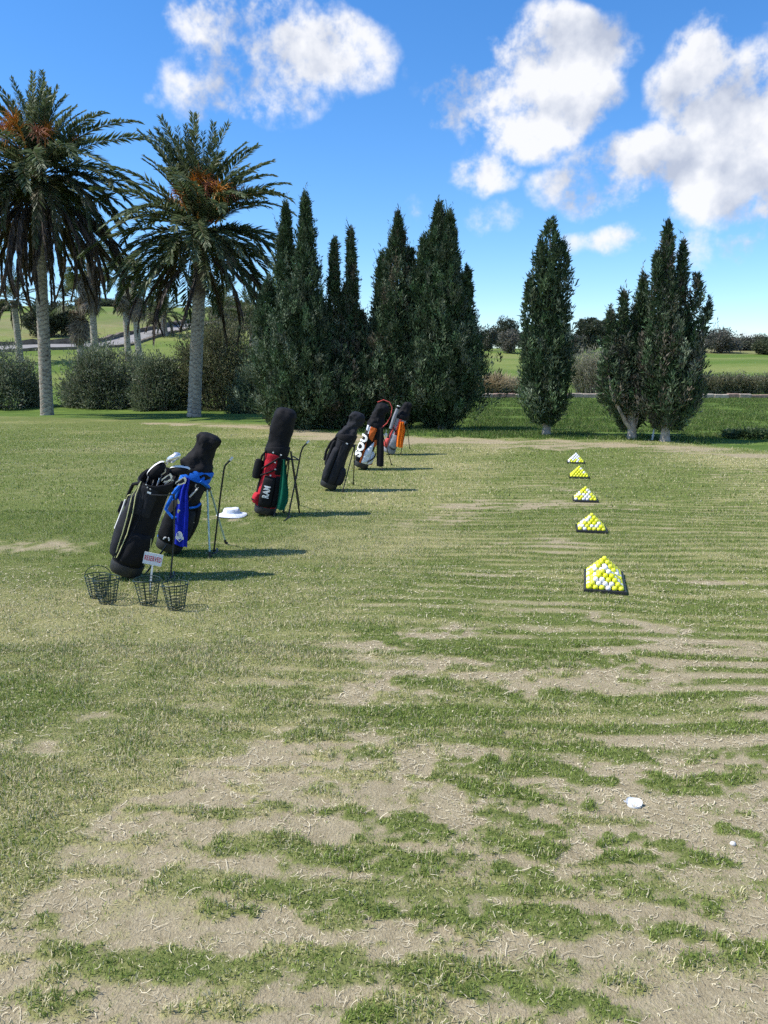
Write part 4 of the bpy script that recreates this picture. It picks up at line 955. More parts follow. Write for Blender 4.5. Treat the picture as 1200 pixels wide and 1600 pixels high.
class Bag:
    """stand bag: local z runs up the bag, +x is the side it leans towards, -y faces the tee front"""
    def __init__(s, name, label, basepx, lean, L=0.82, a=0.125, b=0.135, yaw=0.0, pitch=0.0):
        g = gnd(*basepx); s.base = Vector((g.x, g.y, tz(g.x, g.y) + 0.012)); s.L, s.a, s.b = L, a, b
        s.root = empty(name, s.base); tag(s.root, label, 'golf bag', 'golf bags standing on the tee')
        s.M = Matrix.Translation((0, 0, a * math.sin(lean) - 0.005)) @ Matrix.Rotation(yaw, 4, 'Z') @ Matrix.Rotation(lean, 4, 'Y') @ Matrix.Rotation(pitch, 4, 'X')
        s.seed = int(basepx[0])
    def S(s, th, t, off=0.0):
        pw = 2.5; c, n = math.cos(th), math.sin(th)
        k = s.prof(t); ra, rb = s.a * k + off, s.b * k + off
        q = (abs(c) ** pw + abs(n) ** pw) ** (-1 / pw)
        return Vector((ra * c * q, rb * n * q, t * s.L))
    def prof(s, t): return 0.90 + 0.10 * min(1, max(0, t) * 6) - 0.10 * math.exp(-((t - 0.62) / 0.2) ** 2) + (0.06 * smooth(0.82, 0.97, t))
    def put(s, name, mb, mat, parent=None, sm=True):
        o = mb.xform(s.M).build(name, mat, s.root if parent is None else parent, sm)
        return o
    def wr(s, th, t, k=1.0): return (fbm(np.array([th * 2.2]), np.array([t * 7.0]), s.seed, 3)[0] - 0.5) * 0.022 * k
    def body(s, mat, boot=RUBBER, cuff=BLK, front=0.0):
        n = 28; ths = [2 * math.pi * i / n for i in range(n)]; mb = MB()
        rings = [[s.S(th, t, s.wr(th, t) if 0.12 < t < 0.88 else 0) for th in ths] for t in np.linspace(0.10, 0.93, 26)]
        mb.loft(rings, True, False); s.put('body', mb, mat)
        mb = MB(); mb.loft([[s.S(th, t, o) for th in ths] for t, o in ((0.0, -0.02), (0.004, -0.004), (0.02, 0.006), (0.09, 0.008), (0.115, 0.004), (0.118, -0.004))], True, True); s.put('base_cup', mb, boot)
        mb = MB(); dip = lambda th, t: t + (0.045 * math.cos(th + 0.4) + front * math.sin(th) if t > 0.95 else 0)
        mb.loft([[s.S(th, dip(th, t), o) for th in ths] for t, o in ((0.90, 0.002), (0.905, 0.010), (0.99, 0.012), (1.0, 0.006), (0.995, -0.012), (0.90, -0.02), (0.75, -0.03))], False, True); s.put('top_cuff', mb, cuff)
    def patch(s, name, mat, th0, th1, t0, t1, bulge=0.04, nu=12, nv=16, edge=0.003, wr=1.0, sharp=0.32, parent=None):
        f0 = t0 if callable(t0) else (lambda u: t0); f1 = t1 if callable(t1) else (lambda u: t1)
        def fn(u, v):
            th = R(th0 + (th1 - th0) * u); t = f0(u) + (f1(u) - f0(u)) * v
            k = (max(0, math.sin(math.pi * u)) ** sharp) * (max(0, math.sin(math.pi * v)) ** sharp)
            return s.S(th, t, edge + bulge * k + s.wr(th * 1.7, t * 1.6, wr) * k)
        return s.put(name, MB().grid(fn, nu, nv), mat, parent)
    def line(s, name, mat, pts, r=0.004, off=0.012, n=5):
        P = []
        for (th0, t0, *o0), (th1, t1, *o1) in zip(pts[:-1], pts[1:]):
            for k in range(8):
                u = k / 8; q0 = o0[0] if o0 else off; q1 = o1[0] if o1 else off
                P.append(s.S(R(th0 + (th1 - th0) * u), t0 + (t1 - t0) * u, q0 + (q1 - q0) * u))
        P.append(s.S(R(pts[-1][0]), pts[-1][1], pts[-1][2] if len(pts[-1]) > 2 else off))
        return s.put(name, MB().tube(P, r, n), mat)
    def tube(s, name, mat, pts, r, n=7): return s.put(name, MB().tube(pts, r, n), mat)
    def text(s, body, size, th, t, off, mat, bold=0.0, flip=False, sx=1.0):
        vs, fs = text_verts(body, size, bold, sx); mb = MB(); out = []
        for v in vs:
            tt = t + v.x / s.L; tha = R(th) - v.y / s.b * 1.0
            out.append(s.S(tha, tt, off))
        mb.add(out, fs); return s.put('lettering', mb, mat, None, False)
    def hood(s, mat, rings, name='rain_hood', crumple=0.62):
        """rings: (x, z, half width x, half width y) along the bag axis, crumpled fabric"""
        n = 34; prev = []; rr_ = np.array(rings); q_ = np.linspace(0, len(rings) - 1, 4 * len(rings))
        rings = [tuple(np.interp(x, np.arange(len(rr_)), rr_[:, k]) for k in range(4)) for x in q_]
        for i, (x, z, ax, by) in enumerate(rings):
            ring = []
            for k in range(n):
                th = 2 * math.pi * k / n; c, q = math.cos(th), math.sin(th); m = (abs(c) ** 2.6 + abs(q) ** 2.6) ** (-1 / 2.6)
                w = 0.95 + crumple * (fbm(np.array([th * 2.0 if th < math.pi else (2 * math.pi - th) * 2.0 + 0.0]), np.array([z * 9.0 + (2.0 if th > math.pi else 0) * 0]), s.seed + 5, 3, 0.6)[0] - 0.5)
                ring.append(Vector((x + ax * c * m * w, by * q * m * w, z)))
            prev.append(ring)
        return s.put(name, MB().loft(prev, False, True), mat)
    def legs(s, feet, mat, t=0.86, r=0.009, foot_mat=RUBBER, spread=0.05):
        """two stand legs from a hinge under the cuff to the given photo points on the ground"""
        hinge = s.M @ s.S(0, t, 0.02)
        hb = MB(); hb.box(hinge, (0.045, 0.11, 0.035), Matrix.Rotation(0.4, 3, 'Y')); hb.build('leg_hinge', RUBBER, s.root, False)
        for i, f in enumerate(feet):
            g = gnd(*f); q = Vector((g.x, g.y, tz(g.x, g.y) + 0.012)) - s.base; h = hinge + Vector((0.01, (-spread if i == 0 else spread), 0))
            d = (q - h).normalized(); lg = MB().tube([h, h + (q - h) * 0.5, q - d * 0.05], r, 7).build('leg', mat, s.root)
            MB().tube([q - d * 0.055, q - d * 0.01, q + Vector((0.02, 0, 0.004))], [r * 1.3, r * 1.5, r * 1.2], 7).build('rubber_foot', foot_mat, lg)

def sheet(name, label, cat, pts_l, pts_r, mat, folds=3, depth=0.02, thick=0.006, nu=14, group=None, origin=None):
    """hanging cloth between two side edges (lists of world points from top to bottom)"""
    nv = 24; o = origin or pts_l[0]
    def lerp(P, v):
        x = v * (len(P) - 1); i = min(int(x), len(P) - 2); return P[i].lerp(P[i + 1], x - i)
    def fn(off):
        def f(u, v):
            p = lerp(pts_l, v).lerp(lerp(pts_r, v), u)
            return p - o + Vector((0, depth * math.sin(u * math.pi * 2 * folds + 1.3 * v) * (0.5 + 0.5 * (1 - v)) + off, 0.006 * math.sin(u * 9) * v))
        return f
    mb = MB().grid(fn(0), nu, nv); mb.grid(fn(thick), nu, nv)
    ob = mb.build(name, mat); ob.location = o
    if label: tag(ob, label, cat, group)
    return ob
def px_edge(pts, Y): return [at(x, y, Y) for x, y in pts]

# ------------------------------------------------------------------ bag with open top, irons and yellow piping
B = Bag('golf_bag', 'black stand bag with yellow piping, open top full of clubs', (196, 905), R(22), 0.86, 0.128, 0.14); bag1 = B
B.body(BLK, RUBBER, BLK, 0.085)
B.patch('side_pocket', BLK2, 178, 246, 0.14, 0.80, 0.055, 12, 22)
B.patch('ball_pocket', BLK, 60, 130, 0.16, 0.52, 0.05)
B.patch('front_pocket', BLK, 252, 330, 0.13, 0.46, 0.035)
B.patch('upper_panel', BLK2, 225, 300, 0.62, 0.92, 0.012)
B.line('piping', PIPE, [(236, 0.93, 0.012), (226, 0.78, 0.04), (238, 0.62, 0.058), (243, 0.42, 0.05), (238, 0.16, 0.02)], 0.0042)
B.line('piping', PIPE, [(236, 0.93, 0.012), (236, 0.80, 0.03), (246, 0.62, 0.034), (252, 0.42, 0.03), (249, 0.24, 0.03), (244, 0.17, 0.02)], 0.0036)
B.line('piping', PIPE, [(226, 0.78, 0.05), (205, 0.74, 0.052), (190, 0.66, 0.06)], 0.0036)
B.line('piping', PIPE, [(326, 0.44, 0.022), (336, 0.34, 0.02), (338, 0.16, 0.015)], 0.0036)
B.line('zipper', BLK2, [(256, 0.86, 0.014), (268, 0.60, 0.012), (262, 0.42, 0.02), (250, 0.20, 0.03)], 0.0035)
B.line('printed_stripe', PAINTW, [(206, 0.70, 0.062), (204, 0.58, 0.062), (203, 0.40, 0.058)], 0.007)
B.tube('handle', BLK, [B.S(R(186), 0.66, 0.05), B.S(R(184), 0.645, 0.085), B.S(R(184), 0.55, 0.088), B.S(R(186), 0.52, 0.05)], 0.014)
B.tube('shoulder_strap', BLK, [B.S(R(236), 0.92, 0.0), B.S(R(205), 0.86, 0.035), B.S(R(190), 0.74, 0.055), B.S(R(188), 0.62, 0.05)], 0.014)
for th, t in ((262, 0.905), (256, 0.925), (272, 0.90)): B.put('rivet', MB().lathe([(0.0, 0), (0.006, 0.001), (0.004, 0.004)], 8).xform(Matrix.Translation(B.S(R(th), t, 0.014)) @ Matrix.Rotation(R(90), 4, 'X')), STEEL)
B.put('buckle', MB().box(B.S(R(272), 0.865, 0.012), (0.030, 0.012, 0.016)), PAINTW)
def rod_thing(name, label, cat, rods, group=None):
    """bent rods given as (part name, [world points], radius, material)"""
    o = Vector(rods[0][1][-1]); root = empty(name, o); tag(root, label, cat, group)
    for nm, pts, r, mat in rods: MB().tube([Vector(p) - o for p in pts], r, 7).build(nm, mat, root)
    return root
Y1 = B.base.y
rod_thing('bag_rack', 'black rod bag rack holding up the bag with yellow piping', 'rack', [
    ('upright', [at(272, 772, Y1 + 0.05), at(272, 840, Y1 + 0.0), gnd(266, 905, 0.012)], 0.0075, BLKROD),
    ('crossbar', [at(236, 773, Y1 - 0.16), at(252, 774, Y1 - 0.17), at(270, 773, Y1 - 0.08), at(273, 772, Y1 + 0.04)], 0.006, BLKROD),
    ('leg', [at(262, 850, Y1 + 0.12), gnd(228, 896, 0.012)], 0.0075, BLKROD),
    ('foot', [gnd(262, 907, 0.02), gnd(267, 903, 0.018), gnd(272, 899, 0.02), at(272, 893, gnd(272, 899).y)], 0.008, BLKROD)], 'black rod bag racks')

# clubs in the open bag: each a thing with shaft and head
def club(label, hx, hy, dY, kind, roll=0.0, size=1.0, group=None):
    head = at(hx, hy, Y1 + dY); axis = (bag1.M.to_3x3() @ Vector((0, 0, 1))).normalized()
    low = head - axis * (0.36 if kind == 'iron' else 0.42)
    root = empty('golf_club', low); tag(root, label, 'golf club', group)
    MB().tube([Vector((0, 0, 0)), (head - low) * 0.97], 0.0052, 7).build('shaft', STEEL, root)
    mb = MB()
    if kind == 'iron':
        out = [(-0.012, -0.045), (0.004, -0.05), (0.012, -0.012), (0.035, 0.006), (0.062, 0.022), (0.072, 0.006), (0.066, -0.016), (0.035, -0.030), (0.006, -0.034)]
        out = [(x * size, z * size) for x, z in out]
        mb.loft([[Vector((x, -0.006 * size, z)) for x, z in out], [Vector((x * 0.98, 0.008 * size, z)) for x, z in out]])
        out2 = [(0.014, -0.018), (0.036, -0.002), (0.058, 0.011), (0.062, -0.008), (0.036, -0.022)]
        m2 = MB().loft([[Vector((x * size, -0.0075 * size, z * size)) for x, z in out2], [Vector((x * size, -0.004 * size, z * size)) for x, z in out2]])
    else:
        n = 18; rings = []
        for v in np.linspace(0, 1, 9):
            z = 0.030 * math.cos(math.pi * v) * size; k = max(0.04, math.sin(math.pi * v)) ** 0.55
            rings.append([Vector((0.052 * size + 0.058 * size * k * math.cos(2 * math.pi * i / n), 0.045 * size * k * math.sin(2 * math.pi * i / n), z + 0.012 * size * math.cos(2 * math.pi * i / n))) for i in range(n)])
        mb.loft(rings); mb.tube([Vector((0, 0, 0.0)), Vector((-0.012, 0, -0.05)) * size], [0.008, 0.006], 7)
        m2 = None
    Mx = Matrix.Translation(head - low) @ Matrix.Rotation(roll, 4, 'Y')
    if kind == 'wood_cover':
        hd = mb.xform(Mx).build('head', BLK, root)
        n = 14; cr = MB()
        def fn(u, v):
            th = math.pi * (0.06 + 0.88 * u); q = (v - 0.5) * 1.5
            return Vector((0.052 * size - 0.062 * size * math.cos(th), -0.047 * size * math.sin(q + 0.15) * (0.4 + 0.6 * math.sin(th)), 0.0345 * size * (math.sin(th) ** 0.6) * math.cos(q) - 0.012 * size * math.cos(th)))
        cr.grid(fn, 16, 5).xform(Mx).build('white_crown', PAINTW, hd)
    else:
        hd = mb.xform(Mx).build('head', STEEL, root)
        if m2: m2.xform(Mx).build('cavity', BLK2, hd)
IR = 'irons in the open black bag'
club('silver driver head standing highest out of the open bag', 262, 716, 0.03, 'driver', R(-6), 1.0)
club('black and white wood head over the left rim of the open bag', 233, 742, 0.0, 'wood_cover', R(-28), 1.45)
club('black and white wood head over the right rim of the open bag', 268, 732, 0.04, 'wood_cover', R(14), 1.30)
club('chrome iron head lying lowest in the open bag', 255, 752, -0.03, 'iron', R(8), 1.25, IR)
club('large chrome iron head in the middle of the open bag', 250, 745, -0.05, 'iron', R(2), 1.4, IR)
club('chrome iron head at the right rim of the open bag', 272, 749, -0.04, 'iron', R(6), 1.4, IR)
club('small chrome iron head at the back left of the open bag', 245, 737, 0.03, 'iron', R(-10), 1.1, IR)

# ------------------------------------------------------------------ black and blue bag with hood and teal legs
B = Bag('golf_bag', 'black and blue stand bag under a black rain hood with pale legs', (263, 867), R(23), 0.80, 0.122, 0.135); bag2 = B
B.body(BLK, RUBBER, BLUE)
B.patch('blue_panel', BLUE, 196, 236, 0.36, 0.90, 0.012)
B.patch('side_pocket', BLK, 216, 292, 0.12, 0.62, 0.045)
B.patch('front_pocket', BLK2, 292, 345, 0.10, 0.56, 0.05)
B.patch('long_pocket', BLK, 340, 395, 0.16, 0.66, 0.05)
B.patch('upper_pocket', BLK2, 286, 350, 0.62, 0.90, 0.014)
B.line('piping', BLUE, [(214, 0.60, 0.02), (222, 0.36, 0.02), (226, 0.14, 0.02)], 0.006)
B.line('blue_trim', BLUE, [(300, 0.60, 0.03), (325, 0.63, 0.03), (352, 0.66, 0.02)], 0.011)
B.line('blue_trim', BLUE, [(300, 0.94, 0.018), (330, 0.90, 0.02), (358, 0.86, 0.02)], 0.020)
B.tube('shoulder_strap', BLUE, [B.S(R(250), 0.90, 0.02), B.S(R(238), 0.72, 0.06), B.S(R(236), 0.50, 0.085), B.S(R(262), 0.44, 0.07), B.S(R(285), 0.48, 0.05)], [0.012, 0.020, 0.016, 0.014, 0.012])
B.tube('white_towel_rod', PAINTW, [B.S(R(300), 0.84, 0.03), B.S(R(286), 0.72, 0.03)], 0.007)
for th, t in ((296, 0.87), (330, 0.45)):
    c = B.S(R(th), t, 0.03); B.tube('ring_clip', STEEL, [c + Vector((0.016 * math.cos(q), -0.004, 0.016 * math.sin(q))) for q in np.linspace(2.2, 6.2, 10)], 0.004, 5)
for dx in (0, 0.025):
    c = B.S(R(262), 0.17 + dx * 0.3, 0.045); B.tube('printed_mark', PAINTW, [c + Vector((dx + 0.012 * math.cos(q), -0.012, 0.018 * math.sin(q))) for q in np.linspace(1.2 - dx * 60, 3.4 - dx * 60, 6)], 0.006, 5)
L = B.L
B.hood(BLK, [(0.0, 0.945 * L, 0.142, 0.15), (0.0, 0.99 * L, 0.156, 0.16), (-0.015, 1.06 * L, 0.158, 0.155), (-0.02, 1.12 * L, 0.125, 0.13), (-0.02, 1.20 * L, 0.110, 0.115), (-0.015, 1.30 * L, 0.098, 0.10), (-0.01, 1.37 * L, 0.105, 0.10), (0.0, 1.42 * L, 0.095, 0.085), (0.0, 1.445 * L, 0.06, 0.05), (0, 1.45 * L, 0.01, 0.01)])
B.legs([(328, 873), (353, 851)], TEAL, 0.84, 0.009)
Y2 = B.base.y
tw = sheet('golf_towel', 'royal blue towel with white crest hanging on the blue bag', 'towel', px_edge([(289, 745), (281, 765), (274, 800), (270, 850)], Y2 - 0.20), px_edge([(297, 748), (293, 770), (294, 805), (292, 856)], Y2 - 0.20), TOWELB, 2, 0.012)
def on_towel(name, polys, mat, yo=-0.026):
    mb = MB(); o = tw.location
    for poly in polys:
        q = [at(x, y, Y2 - 0.20) - o + Vector((0, yo, 0)) for x, y in poly]; b = [p + Vector((0, 0.003, 0)) for p in q]; mb.loft([q, b])
    mb.build(name, mat, tw, False)
arc = [(281.3 + 5.0 * math.cos(q), 835.5 + 6.0 * math.sin(q)) for q in np.linspace(math.pi, 2 * math.pi, 9)]
crest = arc + [(286.3, 838.5), (288, 838), (288.2, 842), (285.8, 842.5), (281.5, 846), (278, 842.2), (275.4, 841), (275.2, 837), (276.5, 837.6)]
on_towel('crest', [crest], PAINTW)
on_towel('crest_detail', [[(278.2, 831.5), (279.4, 831), (279.6, 836.5), (278.4, 836.5)], [(279.5, 841.6), (284.5, 841.2), (283.4, 843.4), (281.4, 844.6)]], TOWELB, -0.029)
on_towel('emblem', [[(278.6, 779), (280.4, 780), (281, 784), (282.2, 780.6), (281.6, 786.5), (279, 786.8)], [(278.2, 797), (280.2, 794.5), (283, 797.5), (281.2, 798), (279.6, 801.5), (278.4, 800)]], PIPE)
rod_thing('bag_rack', 'tall black rack rod with bent white tip behind the blue bag', 'rack', [
    ('upright', [at(361, 718, Y2 + 0.05), at(352, 727, Y2 + 0.05), at(350, 734, Y2 + 0.05), at(345, 770, Y2 + 0.05), gnd(334, 863, 0.012)], 0.0085, BLKROD),
    ('white_tip', [at(359.5, 719.5, Y2 + 0.05), at(363.5, 714.5, Y2 + 0.05)], 0.0115, PAINTW),
    ('foot', [gnd(332, 865, 0.018), gnd(337, 864, 0.016), gnd(340, 862, 0.018), at(339, 857, gnd(340, 862).y)], 0.009, BLKROD)], 'black rod bag racks')

# ------------------------------------------------------------------ red and black bag
B = Bag('golf_bag', 'red and black stand bag with tall black hood and green towel', (413, 806), R(13), 0.80, 0.125, 0.135); bag3 = B
B.body(RED)
B.patch('side_pocket', BLK, 236, 300, 0.12, 0.58, 0.045)
B.patch('front_pocket', BLK, 300, 352, 0.13, 0.60, 0.035)
B.patch('black_panel', BLK, 290, 345, 0.62, 0.92, 0.010)
B.patch('back_panel', BLK, 150, 205, 0.14, 0.90, 0.02)
B.patch('ball_pocket', RED, 190, 234, 0.13, 0.30, 0.05); B.patch('pocket_band', BLK, 188, 232, 0.17, 0.22, 0.056, 8, 6)
B.patch('red_upper', RED, 228, 290, 0.60, 0.92, 0.012)
for t0, t1 in ((0.90, 0.66), (0.72, 0.56)): B.line('strap', BLK, [(300, t0, 0.02), (262, (t0 + t1) / 2, 0.024), (222, t1, 0.03)], 0.011)
B.tube('pouch_strap', BLK, [B.S(R(225), 0.93, 0.01), B.S(R(205), 0.84, 0.035), B.S(R(200), 0.7, 0.05)], 0.013)
B.put('side_pouch', MB().loft([[B.S(R(196), t, 0.06) + Vector((w * math.cos(q) * 0.8, w * 0.75 * math.sin(q), 0)) for q in np.linspace(0, 2 * math.pi, 12, endpoint=False)] for t, w in ((0.49, 0.02), (0.50, 0.055), (0.56, 0.066), (0.70, 0.064), (0.77, 0.05), (0.785, 0.015))]), BLK)
B.text('RAM', 0.072, 270, 0.36, 0.066, PAINTW, 0.0028, sx=0.95)
for th, t in ((296, 0.925), (262, 0.935), (286, 0.70), (278, 0.80), (270, 0.60)): B.put('buckle', MB().box(B.S(R(th), t, 0.024), (0.018, 0.010, 0.014)), PAINTW)
L = B.L
B.hood(BLK, [(0.0, 0.90 * L, 0.136, 0.148), (0.0, 0.98 * L, 0.140, 0.15), (0.0, 1.06 * L, 0.132, 0.135), (0.0, 1.2 * L, 0.136, 0.135), (0.005, 1.36 * L, 0.140, 0.138), (0.01, 1.48 * L, 0.138, 0.132), (0.012, 1.54 * L, 0.12, 0.11), (0.012, 1.575 * L, 0.08, 0.07), (0.012, 1.585 * L, 0.01, 0.01)], crumple=0.26)
B.legs([(428, 809), (443, 803)], BLKROD, 0.86, 0.008)
Y3 = B.base.y
sheet('golf_towel', 'dark green towel clipped to the red bag', 'towel', px_edge([(441, 718), (438, 745), (435, 775), (432, 796)], Y3 - 0.19), px_edge([(446, 718), (449, 750), (451, 768), (450, 784), (444, 798)], Y3 - 0.17), GREEN, 1.5, 0.02)
rod_thing('bag_rack', 'black rack with bent white-tipped rod right of the red bag', 'rack', [
    ('upright', [at(480.5, 691.5, Y3 + 0.02), at(473, 699, Y3 + 0.02), at(470, 708, Y3 + 0.02), at(464, 740, Y3), gnd(450, 809, 0.012)], 0.0095, BLKROD),
    ('white_tip', [at(479.5, 692.5, Y3 + 0.02), at(483, 689, Y3 + 0.02)], 0.0125, PAINTW),
    ('leg', [at(454, 705, Y3 + 0.05), at(459, 740, Y3 + 0.05), gnd(468, 802, 0.012)], 0.0095, BLKROD),
    ('leg', [at(455, 706, Y3 + 0.16), at(461, 745, Y3 + 0.22), gnd(468, 789, 0.012)], 0.0085, BLKROD),
    ('crossbar', [at(446, 718, Y3 - 0.05), at(458, 718, Y3 - 0.12), at(468, 719, Y3 + 0.0), at(458, 713, Y3 + 0.12)], 0.008, BLKROD),
    ('foot', [gnd(444, 814, 0.016), gnd(449, 810, 0.016), gnd(454, 808, 0.018)], 0.0095, BLKROD)], 'black rod bag racks')

# ------------------------------------------------------------------ all black bag
B = Bag('golf_bag', 'all charcoal black bag with folded rain hood, fourth along the row', (512, 766), R(21), 0.80, 0.125, 0.14)
B.body(BLK2)
B.patch('side_pocket', BLK2, 212, 254, 0.10, 0.74, 0.05); B.patch('long_pocket', BLK2, 256, 306, 0.08, 0.88, 0.03); B.patch('ball_pocket', BLK2, 306, 368, 0.10, 0.44, 0.06)
B.patch('back_pocket', BLK, 166, 210, 0.34, 0.86, 0.06)
for th in (254, 306): B.line('piping', BLK, [(th, 0.88, 0.014), (th - 3, 0.5, 0.012), (th, 0.1, 0.012)], 0.006)
B.put('buckle', MB().box(B.S(R(286), 0.875, 0.02), (0.03, 0.01, 0.016)), PAINTW)
B.tube('shoulder_strap', BLK, [B.S(R(205), 0.9, 0.01), B.S(R(186), 0.78, 0.06), B.S(R(182), 0.6, 0.085), B.S(R(190), 0.44, 0.06)], 0.018)
L = B.L
B.hood(BLK2, [(0, 0.88 * L, 0.138, 0.15), (0.01, 0.98 * L, 0.142, 0.15), (0.02, 1.10 * L, 0.125, 0.13), (0.03, 1.16 * L, 0.10, 0.11), (0.04, 1.24 * L, 0.118, 0.115), (0.05, 1.33 * L, 0.125, 0.115), (0.05, 1.40 * L, 0.11, 0.10), (0.05, 1.44 * L, 0.07, 0.06), (0.05, 1.45 * L, 0.01, 0.01)])
B.legs([(535, 769), (552, 757)], BLKROD, 0.86, 0.008)

# ------------------------------------------------------------------ white, orange and black bag
B = Bag('golf_bag', 'white, orange and black stand bag with big white letters', (563, 733), R(20), 0.80, 0.125, 0.15)
B.body(BLK, RUBBER, BLK)
B.patch('letter_panel', BLK, 196, 252, 0.12, 0.78, 0.04)
B.text('SOU', 0.200, 226, 0.47, 0.048, PAINTW, 0.010, sx=0.95)
B.patch('white_panel', WHITE, 262, 312, 0.12, lambda u: 0.40 + 0.26 * u, 0.03)
B.patch('lower_pocket', WHITE, 314, 352, 0.12, 0.42, 0.05); B.line('trim', ORG, [(312, 0.14, 0.05), (334, 0.15, 0.055), (352, 0.18, 0.04)], 0.007); B.line('strap', BLK, [(296, 0.18, 0.05), (330, 0.32, 0.06), (356, 0.40, 0.05)], 0.012)
B.patch('orange_panel', ORG, 238, 292, lambda u: 0.68 - 0.06 * u, 0.93, 0.014); B.patch('white_stripe', WHITE, 234, 244, 0.50, 0.93, 0.016, 4, 12); B.patch('white_patch', WHITE, 205, 228, 0.80, 0.93, 0.02)
B.patch('orange_pocket', ORG, 306, 345, 0.52, 0.68, 0.03)
for th in (254, 260): B.line('piping', ORG, [(238, 0.70, 0.014), (th - 4, 0.45, 0.022), (th, 0.12, 0.016)], 0.005)
L = B.L
B.hood(BLK, [(0, 0.90 * L, 0.138, 0.155), (0, 0.98 * L, 0.145, 0.16), (0.0, 1.08 * L, 0.13, 0.14), (-0.005, 1.15 * L, 0.115, 0.12), (0.0, 1.24 * L, 0.12, 0.12), (0.01, 1.34 * L, 0.125, 0.115), (0.01, 1.42 * L, 0.105, 0.095), (0.01, 1.46 * L, 0.06, 0.055), (0.01, 1.47 * L, 0.01, 0.01)])
B.tube('hood_strap', CORAL, [Vector((-0.10 + 0.0, -0.03, 1.44 * L)), Vector((-0.02, -0.05, 1.53 * L)), Vector((0.09, -0.06, 1.53 * L)), Vector((0.165, -0.07, 1.44 * L)), Vector((0.19, -0.09, 1.28 * L)), Vector((0.17, -0.12, 1.10 * L)), Vector((0.11, -0.14, 0.97 * L))], 0.0075)
B.legs([(597, 735), (612, 727)], BLKROD, 0.86, 0.008)
Y5 = B.base.y
sheet('golf_towel', 'plain black towel hanging beside the white and orange bag', 'towel', px_edge([(590, 668), (588.5, 700), (588.5, 729)], Y5 - 0.2), px_edge([(599, 668), (600, 700), (599.5, 729)], Y5 - 0.2), BLK, 1, 0.012)
for lab, (x, y), s_ in (('round white tag left of a pair between the last bags', (597, 680), 1.0), ('round white tag right of a pair between the last bags', (603, 679), 0.85)):
    c = at(x, y, Y5 - 0.05); mb = MB(); mb.lathe([(0.0, -0.006), (0.03 * s_, -0.005), (0.034 * s_, 0), (0.03 * s_, 0.005), (0, 0.006)], 14).xform(Matrix.Rotation(R(82), 4, 'X')); mb.tube([(0, 0, 0.03), (0.004, 0, 0.085)], 0.005, 5); mb.tube([(0, -0.004, -0.02), (0.0, -0.004, -0.10 * s_)], 0.007, 5)
    o = mb.build('bag_tag', PAINTW); o.location = c; tag(o, lab, 'tag')

# ------------------------------------------------------------------ grey and coral bag, last of the row
B = Bag('golf_bag', 'grey and coral bag with orange towel, farthest of the row', (607, 711), R(19), 0.80, 0.125, 0.14)
B.body(GREY, GREY, BLK)
B.patch('side_panel', BLK, 200, 232, 0.14, 0.62, 0.02); B.patch('ball_pocket', CORAL, 198, 240, 0.12, 0.36, 0.05); B.patch('front_pocket', GREY, 250, 320, 0.14, 0.50, 0.05); B.line('piping', BLK, [(250, 0.46, 0.02), (262, 0.16, 0.03), (300, 0.12, 0.03), (322, 0.3, 0.02)], 0.008)
B.patch('coral_strap', CORAL, 262, 282, 0.44, 0.90, 0.02, 6, 14); B.patch('coral_strap', CORAL, 226, 240, 0.36, 0.70, 0.02, 6, 14)
B.line('strap', BLK, [(236, 0.66, 0.03), (262, 0.58, 0.035), (292, 0.72, 0.03)], 0.011); B.line('strap', BLK, [(262, 0.58, 0.035), (276, 0.50, 0.035), (300, 0.60, 0.03)], 0.010)
B.tube('tube_holder', GREY, [B.S(R(215), 0.60, 0.02), B.S(R(222), 0.90, 0.03), B.S(R(225), 1.12, 0.02)], 0.038, 12); B.tube('holder_cap', BLK, [B.S(R(225), 1.12, 0.02), B.S(R(225), 1.18, 0.02)], 0.036, 12); B.tube('holder_ring', PAINTW, [B.S(R(225), 1.18, 0.02), B.S(R(225), 1.20, 0.02)], 0.034, 12)
L = B.L
B.hood(BLK, [(0.02, 0.93 * L, 0.13, 0.14), (0.03, 1.04 * L, 0.125, 0.13), (0.04, 1.12 * L, 0.105, 0.11), (0.05, 1.20 * L, 0.10, 0.105), (0.06, 1.28 * L, 0.105, 0.10), (0.06, 1.34 * L, 0.075, 0.075), (0.06, 1.36 * L, 0.01, 0.01)])
B.legs([(626, 711), (640, 703)], BLKROD, 0.86, 0.008)
Y6 = B.base.y
sheet('golf_towel', 'bright orange towel on the farthest bag', 'towel', px_edge([(624, 659), (621, 672), (619.5, 688), (619, 698)], Y6 - 0.2), px_edge([(631, 659), (633, 672), (630, 688), (629, 700)], Y6 - 0.2), ORGT, 2.5, 0.02)

